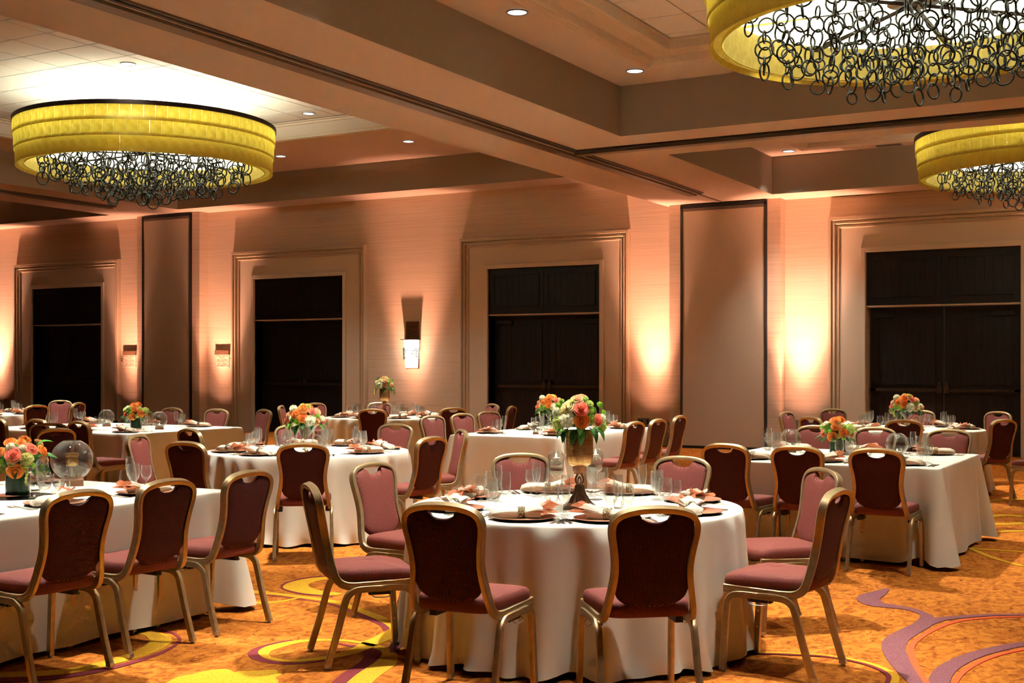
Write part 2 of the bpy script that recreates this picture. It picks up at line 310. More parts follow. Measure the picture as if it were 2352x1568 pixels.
# doors: wide moulded surround, transom panels and a pair of leaves
def frame_u(mb, hw, top, prof, y0):       # mitred three-sided frame from a (inset, protrusion) profile
    rows = []
    for ins, pr in prof:
        h = hw-ins; t = top-ins; y = y0-pr
        rows.append([(-h, y, 0), (-h, y, t), (h, y, t), (h, y, 0)])
    return mb.grid(rows)
plank_cache = {}
def plank(wd, ht):
    k = (round(wd, 3), round(ht, 3))
    if k not in plank_cache: plank_cache[k] = MB().box(-wd/2+0.002, wd/2-0.002, -0.008, 0, 0, ht).mesh('plank', 'door_wood', 0)
    return plank_cache[k]
DW = ['leftmost dark double doors below a panelled transom', 'dark double doors left of the wall sconce', 'dark double doors right of the wall sconce', 'rightmost dark double doors beside the pink-lit wall']
for i, cx_ in enumerate(DOORS):
    d = bpy.data.objects.new('door_%d' % (i+1), None); COL.objects.link(d); d.location = (cx_, WY, 0); struct(d, DW[i])
    frame_u(MB(), 1.91, 4.13, [(0,0),(0,0.09),(0.02,0.105),(0.06,0.105),(0.066,0.06),(0.085,0.05),(0.09,0.075),(0.12,0.08),(0.13,0.06),(0.135,0.03),(0.165,0.03),(0.17,0.05),(0.19,0.05),(0.2,0.02),(0.2,0)], 0).obj('outer_moulding', 'moulding_paint', d, smooth=0)
    frame_u(MB(), 1.72, 3.94, [(0,0.004),(0,0.018),(0.37,0.018),(0.37,0.0)], 0).obj('surround_panel', 'surround_paint', d, smooth=0)
    frame_u(MB(), 1.35, 3.58, [(0,0.0),(0,0.05),(0.012,0.055),(0.08,0.055),(0.09,0.045),(0.09,-0.30)], 0).obj('casing', 'surround_paint', d, smooth=0)
    # transom
    t = MB().box(-1.258, 1.258, 0.02, 0.06, 2.56, 3.488).obj('transom', 'door_wood', d, smooth=0)
    for sx_ in (-1, 1):
        xa, xb = (0.12, 1.12) if sx_ > 0 else (-1.12, -0.12)
        fr = MB()
        for (u0, u1, w0, w1) in ((xa-0.03, xb+0.03, 2.70, 2.73), (xa-0.03, xb+0.03, 3.35, 3.38), (xa-0.03, xa, 2.73, 3.35), (xb, xb+0.03, 2.73, 3.35)):
            fr.box(u0, u1, 0.0, 0.02, w0, w1)
        fr.obj('panel_moulding', 'door_wood', t, smooth=0)
        for k in range(7): put('plank', plank(1.0/7, 0.62), t, (xa+(k+0.5)/7, 0.02, 2.73))
    MB().box(-0.004, 0.004, 0.012, 0.02, 2.56, 3.488).obj('joint', 'black_trim', t, smooth=0)
    MB().box(-1.255, 1.255, -0.01, 0.28, 2.535, 2.56).obj('transom_bar', 'moulding_paint', d, smooth=0)
    for sx_ in (-1, 1):
        x0, x1 = (0.006, 1.24) if sx_ > 0 else (-1.24, -0.006)
        lf = MB().box(x0, x1, 0.235, 0.28, 0.01, 2.53).obj('leaf', 'door_wood', d, smooth=0)
        pa, pb = (x0+0.16, x1-0.16)
        for (z0, z1) in ((0.26, 0.98), (1.22, 2.34)):
            fr = MB()
            for (u0, u1, w0, w1) in ((pa-0.03, pb+0.03, z0-0.03, z0), (pa-0.03, pb+0.03, z1, z1+0.03), (pa-0.03, pa, z0, z1), (pb, pb+0.03, z0, z1)):
                fr.box(u0, u1, 0.217, 0.235, w0, w1)
            fr.obj('panel_moulding', 'door_wood', lf, smooth=0)
            for k in range(8): put('plank', plank((pb-pa)/8, z1-z0), lf, (pa+(k+0.5)*(pb-pa)/8, 0.235, z0))
        bar = MB().box(*sorted((x0+0.02, x1-0.02)), 0.15, 0.175, 1.075, 1.125)
        xe = 0.06*sx_
        bar.box(xe-0.045, xe+0.045, 0.13, 0.235, 1.05, 1.17).box(xe-0.02, xe+0.02, 0.15, 0.2, 1.17, 1.24).box(x1-0.1 if sx_ > 0 else x0+0.02, x1-0.02 if sx_ > 0 else x0+0.1, 0.15, 0.235, 1.06, 1.14)
        bar.obj('panic_bar', 'door_metal', lf, smooth=0)
        cx2 = x1-0.26 if sx_ > 0 else x0+0.26
        MB().box(cx2-0.2, cx2+0.16, 0.17, 0.235, 2.36, 2.44).obj('closer', 'black_trim', lf, smooth=0)

# ------------------------------------------------------------------ ceiling: soffits, coffers, trays
def slab(mb, x0, x1, y0, y1, z, holes):   # horizontal slab underside with rectangular holes
    X = sorted({x0, x1, *[h[0] for h in holes], *[h[1] for h in holes]}); Y = sorted({y0, y1, *[h[2] for h in holes], *[h[3] for h in holes]})
    for i in range(len(X)-1):
        for j in range(len(Y)-1):
            mx_, my_ = (X[i]+X[i+1])/2, (Y[j]+Y[j+1])/2
            if any(h[0] < mx_ < h[1] and h[2] < my_ < h[3] for h in holes): continue
            mb.add([(X[i],Y[j],z),(X[i],Y[j+1],z),(X[i+1],Y[j+1],z),(X[i+1],Y[j],z)], [(0,1,2,3)])
    return mb
def ring(mb, x0, x1, y0, y1, prof, close=False):  # mitred rectangular profile, (inset, z)
    rows = [[(x0+i_, y0+i_, z), (x1-i_, y0+i_, z), (x1-i_, y1-i_, z), (x0+i_, y1-i_, z)] for i_, z in prof]
    return mb.grid(rows, True)
A_ = (-6.77, 2.4, 3.0, 14.80); B_ = (-6.77, 2.4, 16.40, 21.12); L_ = (-20.8, -9.9, 6.5, 21.12); LL = (-32.0, -23.0, 6.5, 21.12)
cr = struct(slab(MB(), XB, XMAX, YMIN, WY, ZR, [A_, B_]).obj('ceiling', 'ceiling_paint', smooth=0), 'tan painted ceiling soffit over the right half of the room')
cl = struct(slab(MB(), XMIN, XB, YMIN, WY, ZL, [L_, LL]).obj('ceiling', 'ceiling_paint', smooth=0), 'tan painted ceiling soffit over the left half of the room')
MB().add([(XB,YMIN,ZR),(XB,WY,ZR),(XB,WY,ZL),(XB,YMIN,ZL)], [(0,1,2,3)]).obj('beam_side', 'ceiling_paint', cl, smooth=0)
def coffer(par, rect, z0, h, tray, zt, tile, origin, lap):
    ring(MB(), *rect, [(0, z0), (0, z0+h)]).obj('coffer_face', 'coffer_paint_shaded', par, smooth=0)
    slab(MB(), *rect, z0+h, [tray]).obj('coffer_ceiling', 'ceiling_paint', par, smooth=0)
    zc = z0+h
    if lap == 'deep':
        ring(MB(), *tray, [(-0.12,zc),(-0.12,zc-0.03),(-0.07,zc-0.045),(-0.05,zc-0.03),(0,zc-0.035),(0,zc),(0.01,zc+0.02)]).obj('tray_moulding', 'moulding_paint', par, smooth=0)
        ring(MB(), *tray, [(0.01,zc+0.02),(0.01,zt-0.06)]).obj('tray_face', 'ceiling_paint', par, smooth=0)
        ring(MB(), *tray, [(0.01,zt-0.06),(0.05,zt-0.06),(0.06,zt-0.03),(0.10,zt-0.02),(0.10,zt)]).obj('tray_trim', 'moulding_paint', par, smooth=0); ins = 0.10
    else:
        ring(MB(), *tray, [(-0.02,zc),(-0.02,zc-0.03),(0.02,zc-0.05),(0.05,zc-0.03),(0.08,zc-0.045),(0.11,zc-0.02),(0.14,zc-0.03),(0.16,zc+0.01),(0.17,zc+0.05)]).obj('tray_moulding', 'moulding_paint', par, smooth=0)
        ring(MB(), *tray, [(0.17,zc+0.05),(0.40,zc+0.05)]).obj('tray_band', 'moulding_paint', par, smooth=0)
        ring(MB(), *tray, [(0.40,zc+0.05),(0.40,zc+0.035),(0.47,zc+0.02),(0.50,zc+0.03),(0.50,zt-0.03),(0.53,zt-0.02),(0.53,zt)]).obj('tray_trim', 'moulding_paint', par, smooth=0); ins = 0.53
    x0, x1, y0, y1 = tray[0]+ins, tray[1]-ins, tray[2]+ins, tray[3]-ins
    slab(MB(), x0-0.05, x1+0.05, y0-0.05, y1+0.05, zt+0.02, []).obj('tile_grid', 'tile_grid', par, smooth=0)
    cache = {}
    gx = []; u = origin[0]
    while u > x0: u -= tile[0]
    while u < x1: gx.append((max(u, x0), min(u+tile[0], x1))); u += tile[0]
    gy = []; u = origin[1]
    while u > y0: u -= tile[1]
    while u < y1: gy.append((max(u, y0), min(u+tile[1], y1))); u += tile[1]
    for a, b in gx:
        for c, d_ in gy:
            k = (round(b-a, 3), round(d_-c, 3))
            if min(k) < 0.03: continue
            if k not in cache: cache[k] = MB().box(-k[0]/2+0.009, k[0]/2-0.009, -k[1]/2+0.009, k[1]/2-0.009, 0, 0.015).mesh('tile', 'tile_fibre', 0)
            put('tile', cache[k], par, ((a+b)/2, (c+d_)/2, zt))
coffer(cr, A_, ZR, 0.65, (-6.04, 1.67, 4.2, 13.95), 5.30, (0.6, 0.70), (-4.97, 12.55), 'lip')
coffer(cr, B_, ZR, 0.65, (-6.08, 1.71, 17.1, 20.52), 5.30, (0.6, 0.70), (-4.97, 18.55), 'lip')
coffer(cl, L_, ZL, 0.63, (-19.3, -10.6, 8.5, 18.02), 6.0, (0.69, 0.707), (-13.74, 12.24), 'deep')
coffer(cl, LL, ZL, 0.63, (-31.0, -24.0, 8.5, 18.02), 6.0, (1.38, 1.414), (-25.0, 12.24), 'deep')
# partition tracks in the soffits
def track(name, label, a, b, z, par, dirx):
    r = thing(name, label, 'track', ((a[0]+b[0])/2, (a[1]+b[1])/2, z)); r['kind'] = 'structure'
    ln = math.hypot(b[0]-a[0], b[1]-a[1])/2
    for (u0, u1, h, m_, nm) in ((-0.15,-0.06,0.025,'track_dark','slot'), (-0.06,0.09,0.055,'track_metal','rail'), (0.09,0.13,0.025,'moulding_paint','trim'), (0.13,0.18,0.030,'track_dark','slot'), (0.18,0.21,0.02,'track_metal','flange')):
        q_ = MB()
        if dirx: q_.box(-ln, ln, u0, u1, -h, 0.01)
        else: q_.box(u0, u1, -ln, ln, -h, 0.01)
        q_.obj(nm, m_, r, smooth=0)
    return r
track('ceiling_track', 'long dark partition track under the main beam, running to the partition', (-7.93, -2.9), (-7.93, 20.3), ZR, cr, False)
track('ceiling_track', 'crosswise dark partition track between the two right coffers', (-7.8, 15.58), (6.4, 15.58), ZR, cr, True)
track('ceiling_track', 'far left partition track in the soffit behind the big chandelier', (-21.75, -2.9), (-21.75, 20.0), ZL, cl, False)
q_ = thing('ceiling_track', 'short track stub meeting the right partition top', 'track', (-7.86, 20.98, ZR)); q_['kind'] = 'structure'
MB().box(-0.10, 0.02, -0.6, 0.6, -0.012, 0.01).obj('rail', 'moulding_paint', q_, smooth=0); MB().box(-0.005, 0.008, -0.6, 0.6, -0.016, -0.012).obj('slot', 'track_dark', q_, smooth=0)
for k, (x, wd) in enumerate(((-5.32, 0.34), (-4.72, 0.46))):
    v_ = thing('ceiling_vent', ('smaller plain' if k == 0 else 'larger dark slotted')+' vent in the ceiling of the far right coffer', 'vent', (x, 20.86, 5.15))
    MB().box(-wd/2, wd/2, -0.11, 0.11, -0.012, 0).obj('frame', 'ceiling_paint', v_, smooth=0)
    for j in range(5): MB().box(-wd/2+0.03, wd/2-0.03, -0.08+0.035*j, -0.062+0.035*j, -0.02, -0.012).obj('slat', 'track_metal' if k else 'moulding_paint', v_, smooth=0)

# recessed downlights
lens_me = MB().lathe([(0.0,0.0),(0.05,0.002),(0.085,0.0),(0.098,-0.004)], 28).mesh('lens', 'lamp_lens', 60)
trim_me = MB().lathe([(0.098,-0.002),(0.102,-0.010),(0.112,-0.010),(0.115,0.0)], 28).mesh('trim_ring', 'track_metal', 60)
DL = [(-14.08,13.29,6.0,'in a ceiling tile just above the big left chandelier'), (-14.07,17.49,6.0,'in the tiles right of the big left chandelier'),
      (-13.24,19.41,5.73,'in the left coffer, nearest the main beam'), (-16.41,19.52,5.73,'in the left coffer, close to the left chandelier rim'),
      (-6.26,11.15,5.15,'at the top centre, nearest of the right coffer'), (-6.25,14.09,5.15,'at the inner corner of the near right coffer'),
      (-4.60,12.80,5.30,'in the tiles left of the top right chandelier'), (-6.33,20.65,5.15,'in the far right coffer corner above the partition'),
      (-6.25,8.2,5.15,None), (-0.2,8.0,5.3,None), (1.0,12.5,5.3,None), (-4.4,6.2,5.3,None), (-0.5,5.2,5.3,None), (1.9,14.1,5.15,None), (0.5,18.5,5.3,None), (1.9,20.65,5.15,None)]
for x, y, z, wh in DL:
    r = thing('downlight', 'round recessed downlight '+(wh or 'out of view overhead in the right coffers'), 'ceiling light', (x, y, z-0.004), 0, 'recessed downlights')
    put('lens', lens_me, r); put('trim_ring', trim_me, r)
    light('downlight_lamp', 'SPOT', (0,0,-0.03), P_DOWN, NEUT, r, 0.08, (0,0,-1), 80, 0.9)

# ------------------------------------------------------------------ chandeliers
def torus(mb, c, R, r, ax, n=16, m=5):     # ax: rotation matrix
    rows = []
    for i in range(n):
        a = 2*PI*i/n
        rows.append([tuple(Vector(c)+ax @ Vector(((R+r*cos(2*PI*j/m))*cos(a), (R+r*cos(2*PI*j/m))*sin(a), r*sin(2*PI*j/m)))) for j in range(m)])
    rows.append(rows[0]); return mb.grid(rows, True)
ring_mes = [torus(MB(), (0,0,0), R, 0.0082, Matrix.Identity(3)).mesh('ring', 'ring_metal', 180) for R in (0.050, 0.062, 0.074)]
def arc_panel(R, a, h):
    b = MB(); n = 4; o = []; i = []
    for k in range(n+1):
        t = -a/2+a*k/n; o.append((R*cos(t), R*sin(t))); i.append(((R-0.006)*cos(t), (R-0.006)*sin(t)))
    return b.grid([[(x,y,h) for x,y in i], [(x,y,h) for x,y in o], [(x,y,0) for x,y in o], [(x,y,0) for x,y in i], [(x,y,h) for x,y in i]]).mesh('shade_panel', 'shade', 30)
def chandelier(label, x, y, zb, R, H, zc, npan, up, inn, dip, sp, seed, rs=1.0):
    rnd = random.Random(seed)
    r = thing('ring_chandelier', label, 'chandelier', (x, y, zb), 0, 'drum chandeliers')
    th = H/3; a = 2*PI/npan
    for t in range(3):
        me = arc_panel(R-0.022*t, a*0.982, th+0.05)
        for k in range(npan):
            o = put('shade_panel', me, r, (0, 0, H-th*(t+1)), (0, 0, a*(k+(0.5 if t == 1 else 0))))
    ni = int(npan*0.82); me = arc_panel(R*0.915, 2*PI/ni*0.985, 0.26)
    for k in range(ni): put('inner_panel', me, r, (0,0,0.015), (0,0,2*PI*k/ni))
    MB().lathe([(R+0.012,H-0.01),(R+0.014,H+0.06),(R-0.02,H+0.065),(R-0.025,H-0.01)], 96).obj('rim', 'rim_dark', r)
    b = MB().lathe([(R*0.955,0.03),(R*0.955,0.042),(R*0.905,0.042),(R*0.905,0.03)], 96); b.obj('soffit_ring', 'shade', r)
    # luminous diffuser panels held by dark spokes
    zd = 0.30; nseg = 8
    for k in range(nseg):
        t0, t1 = 2*PI*k/nseg+0.03, 2*PI*(k+1)/nseg-0.03; rows = []
        for rr in (R*0.12, R*0.45, R*0.86): rows.append([(rr*cos(t0+(t1-t0)*j/8), rr*sin(t0+(t1-t0)*j/8), zd) for j in range(9)])
        MB().grid(rows).obj('diffuser', 'lamp_panel', r, smooth=0)
    for k in range(nseg):
        t0 = 2*PI*k/nseg; c_, s_ = cos(t0), sin(t0)
        MB().tube([(0.08*c_, 0.08*s_, zd), (R*0.96*c_, R*0.96*s_, zd)], 0.022, 6).obj('spoke', 'rim_dark', r)
    # stem and ceiling canopy
    MB().lathe([(0.06,zd),(0.06,zc-zb-0.05)], 16).obj('stem', 'canopy_white', r)
    MB().lathe([(0.0,zc-zb-0.14),(0.50,zc-zb-0.13),(0.51,zc-zb-0.05),(0.51,zc-zb)], 40).obj('canopy', 'canopy_white', r, smooth=40)
    # chains of rings
    pts = []; n = int(R*0.86/sp)+1
    for i in range(-n, n+1):
        for j in range(-n, n+1):
            px = (i+0.5*(j % 2))*sp+rnd.uniform(-.2,.2)*sp; py = j*sp*0.87+rnd.uniform(-.2,.2)*sp
            if math.hypot(px, py) < R*0.84: pts.append((px, py))
    rings = []
    for px, py in pts:
        q_ = math.hypot(px, py)/(R*0.84); bot = 0.02-dip*(1-q_**2)**0.8+rnd.uniform(-0.05, 0.06)
        z = 0.27-rnd.uniform(0, 0.06); k = rnd.randrange(2); ang = rnd.uniform(0, PI)
        while z > bot:
            mi = rnd.choice((0,1,1,2)); Rr = (0.050,0.062,0.074)[mi]*rs
            rings.append((px+rnd.uniform(-.008,.008), py+rnd.uniform(-.008,.008), z-Rr, mi, (PI/2+rnd.uniform(-.12,.12), rnd.uniform(-.2,.2), ang+k*PI/2+rnd.uniform(-.35,.35))))
            z -= 2*Rr-0.018*rs; k += 1
    # those facing the room are separate pieces, the inner mass is one
    rings.sort(key=lambda t: t[2]+0.12*(t[0]*0.48-t[1]*0.87)*-1)
    for px, py, z, mi, e in rings[:298]: put('ring', ring_mes[mi], r, (px, py, z), e, rs)
    from mathutils import Euler
    b = MB()
    for px, py, z, mi, e in rings[298:]: torus(b, (px, py, z), (0.050,0.062,0.074)[mi]*rs, 0.0082*rs, Euler(e).to_matrix(), 12, 4)
    if b.v:
        o = b.obj('ring_cluster', 'ring_metal', r, smooth=180); o['kind'] = 'stuff'
    light('chandelier_uplight', 'AREA', (0,0,H+0.02), up, COOL, r, R*0.8, (0,0,1), shape='DISK')
    for k in range(6):
        t0 = 2*PI*(k+.5)/6; light('chandelier_lamp', 'POINT', (R*0.78*cos(t0), R*0.78*sin(t0), H*0.86), inn, NEUT, r, 0.12)
    return r
chandelier('largest drum chandelier with yellow panels, hanging at upper left below bright tiles', -15.4, 14.95, 4.72, 2.08, 0.70, 6.0, 75, P_CH_UP*1.9, P_CH_IN*1.2, 0.42, 0.36, 1, 1.42)
chandelier('yellow drum chandelier nearest the camera, cut off by the top edge', -2.12, 10.2, 4.10, 1.64, 0.62, 5.30, 60, P_CH_UP*0.5, P_CH_IN, 0.32, 0.31, 2)
chandelier('smaller yellow drum chandelier cut by the right edge, over the far right doors', -2.2, 18.6, 4.12, 1.60, 0.56, 5.30, 60, P_CH_UP*0.3, P_CH_IN, 0.32, 0.30, 3)

# ------------------------------------------------------------------ wall fittings
r = thing('wall_sconce', 'lit white glass wall sconce wrapped in small metal rings', 'sconce', (-14.85, WY, 1.45))
MB().box(-0.16, 0.16, -0.03, 0, 0.0, 1.0).obj('backplate', 'bronze', r, smooth=0)
rows = []
for z, hw in ((0.02,0.145),(0.3,0.165),(0.61,0.18)):
    rows.append([(hw*sin(t), -0.03-hw*0.85*cos(t), z) for t in [-PI/2+PI*k/14 for k in range(15)]])
MB().grid(rows).obj('glass_shade', 'sconce_glass', r, smooth=180)
MB().box(-0.19, 0.19, -0.2, 0, 0.61, 0.625).obj('top_cap', 'rim_dark', r, smooth=0)
for k in range(44):
    t = -1.35+2.7*((k % 11)+0.5*((k//11) % 2))/10.5+random.uniform(-.05,.05); z = 0.235+0.058*(k//11)+random.uniform(-.01,.01); hw = 0.185
    put('ring', ring_mes[random.randrange(2)], r, (hw*sin(t), -0.035-hw*0.86*cos(t), z), (PI/2, random.uniform(-.3,.3), t+random.uniform(-.4,.4)), 0.58)
light('sconce_lamp', 'POINT', (0,-0.26,0.3), 9, NEUT, r, 0.08)

def text(body, size, par, loc, mat='ink'):
    c = bpy.data.curves.new('lettering', 'FONT'); c.body = body; c.size = size; c.align_x = 'CENTER'; c.extrude = 0.0008; c.resolution_u = 2
    c.materials.append(M[mat]); tmp = bpy.data.objects.new('lettering', c); COL.objects.link(tmp)
    me = bpy.data.meshes.new_from_object(tmp.evaluated_get(bpy.context.evaluated_depsgraph_get())); bpy.data.objects.remove(tmp)
    return put('lettering', me, par, loc, (PI/2, 0, 0))
for k, (x, wh) in enumerate(((-23.17, 'left of the narrow partition'), (-20.17, 'right of the narrow partition'))):
    s_ = thing('capacity_sign', 'small brass capacity sign with dark hood and lettering, '+wh, 'sign', (x, WY, 1.47))
    MB().box(-0.2, 0.2, -0.02, 0, 0, 0.40).obj('plate', 'sign_metal', s_, smooth=0)
    MB().box(-0.215, 0.215, -0.05, 0, 0.30, 0.40).obj('hood', 'sign_bronze', s_, smooth=0)
    for j, ln in enumerate(('ROOM CAPACITY', 'SALON 2', 'MAX. ASSEMBLY', 'OCCUPANCY OF', 'MAX. DINING', 'OCCUPANCY OF')):
        text(ln, 0.045, s_, (0, -0.0215, 0.255-0.042*j-(0.008 if j > 1 else 0)-(0.008 if j > 3 else 0)))
    x2 = x-0.28 if k == 0 else x+0.27
    p_ = thing('wall_plate', 'tiny dark labelled switch plate beside the capacity sign '+wh, 'switch', (x2, WY, 1.56))
    MB().box(-0.06, 0.06, -0.012, 0, 0, 0.16).obj('plate', 'sign_metal', p_, smooth=0)
    MB().box(-0.05, 0.05, -0.016, -0.012, 0.11, 0.13).obj('slot', 'ink', p_, smooth=0); MB().box(-0.03, 0.03, -0.014, -0.012, 0.06, 0.085).obj('slot', 'ink', p_, smooth=0)
p_ = thing('outlet_panel', 'metal floor-level outlet panel with black sockets left of the right partition', 'outlet', (-9.55, WY, 0.38))
MB().box(-0.125, 0.125, -0.015, 0, 0, 0.14).obj('plate', 'plate_steel', p_, smooth=0)
for x, z in ((-0.085,0.09),(-0.03,0.09),(-0.085,0.045),(0.085,0.09),(0.085,0.045)): MB().lathe([(0.0,-0.016),(0.018,-0.016),(0.018,0)], 12).obj('socket', 'black_trim', p_, smooth=40).matrix_local = Matrix.Translation((x,0,z)) @ Matrix.Rotation(PI/2, 4, 'X') @ Matrix.Translation((0,0,0.032))
p_ = thing('outlet_panel', 'narrow metal outlet panel on the pink-lit wall right of the partition', 'outlet', (-6.62, WY, 0.38))
MB().box(-0.07, 0.07, -0.015, 0, 0, 0.17).obj('plate', 'plate_steel', p_, smooth=0); MB().box(-0.025, 0.025, -0.02, -0.015, 0.03, 0.12).obj('socket', 'black_trim', p_, smooth=0)
p_ = thing('speaker_box', 'small black wall box below the outlet panel left of the partition', 'box', (-9.56, WY, 0.255))
MB().box(-0.07, 0.07, -0.03, 0, 0, 0.09).obj('case', 'black_trim', p_, smooth=0); MB().box(-0.055, 0.055, -0.034, -0.03, 0.012, 0.078).obj('grille', 'rubber', p_, smooth=0)
tag(MB().tube(catmull([(-9.05,WY-.01,.46),(-8.98,WY-.06,.3),(-9.0,WY-.12,.12),(-9.02,WY-.2,.012),(-9.2,WY-.5,.012),(-9.5,WY-.8,.012)], 6), 0.008, 6).obj('power_cable', 'rubber'), 'thin black cable running from the wall to the floor near the partition', 'cable')
# floor uplights that wash the wall
for x, wh, pw in ((-27.95,'far left beside the leftmost doors',1.4), (-23.05,'between the leftmost doors and the narrow partition',0.8), (-20.15,'under the right capacity sign',0.9), (-14.8,'below the wall sconce',0.7), (-9.3,'left of the wide partition',1.2), (-6.45,'right of the wide partition',1.3), (-1.6,'right of the rightmost doors',1.0)):
    u = thing('wall_uplight', 'small black floor uplight '+wh, 'uplight', (x, WY-0.60, 0), 0, 'floor uplights')
    MB().lathe([(0.055,0.05),(0.06,0.06),(0.06,0.19),(0.05,0.19),(0.045,0.12),(0.0,0.12)], 20).obj('can', 'black_trim', u)
    MB().lathe([(0.0,0.0),(0.07,0.0),(0.07,0.015),(0.02,0.03),(0.02,0.055)], 16).obj('base', 'black_trim', u)
    for fac, tilt, cone in ((1.0,0.15,40), (0.20,0.26,44), (0.035,0.30,80), (0.05,-0.04,70)):
        light('uplight_lamp', 'SPOT', (0,0,0.2), P_WALL*pw*fac, AMBER, u, 0.05, (0,tilt,1), cone, 1.0)

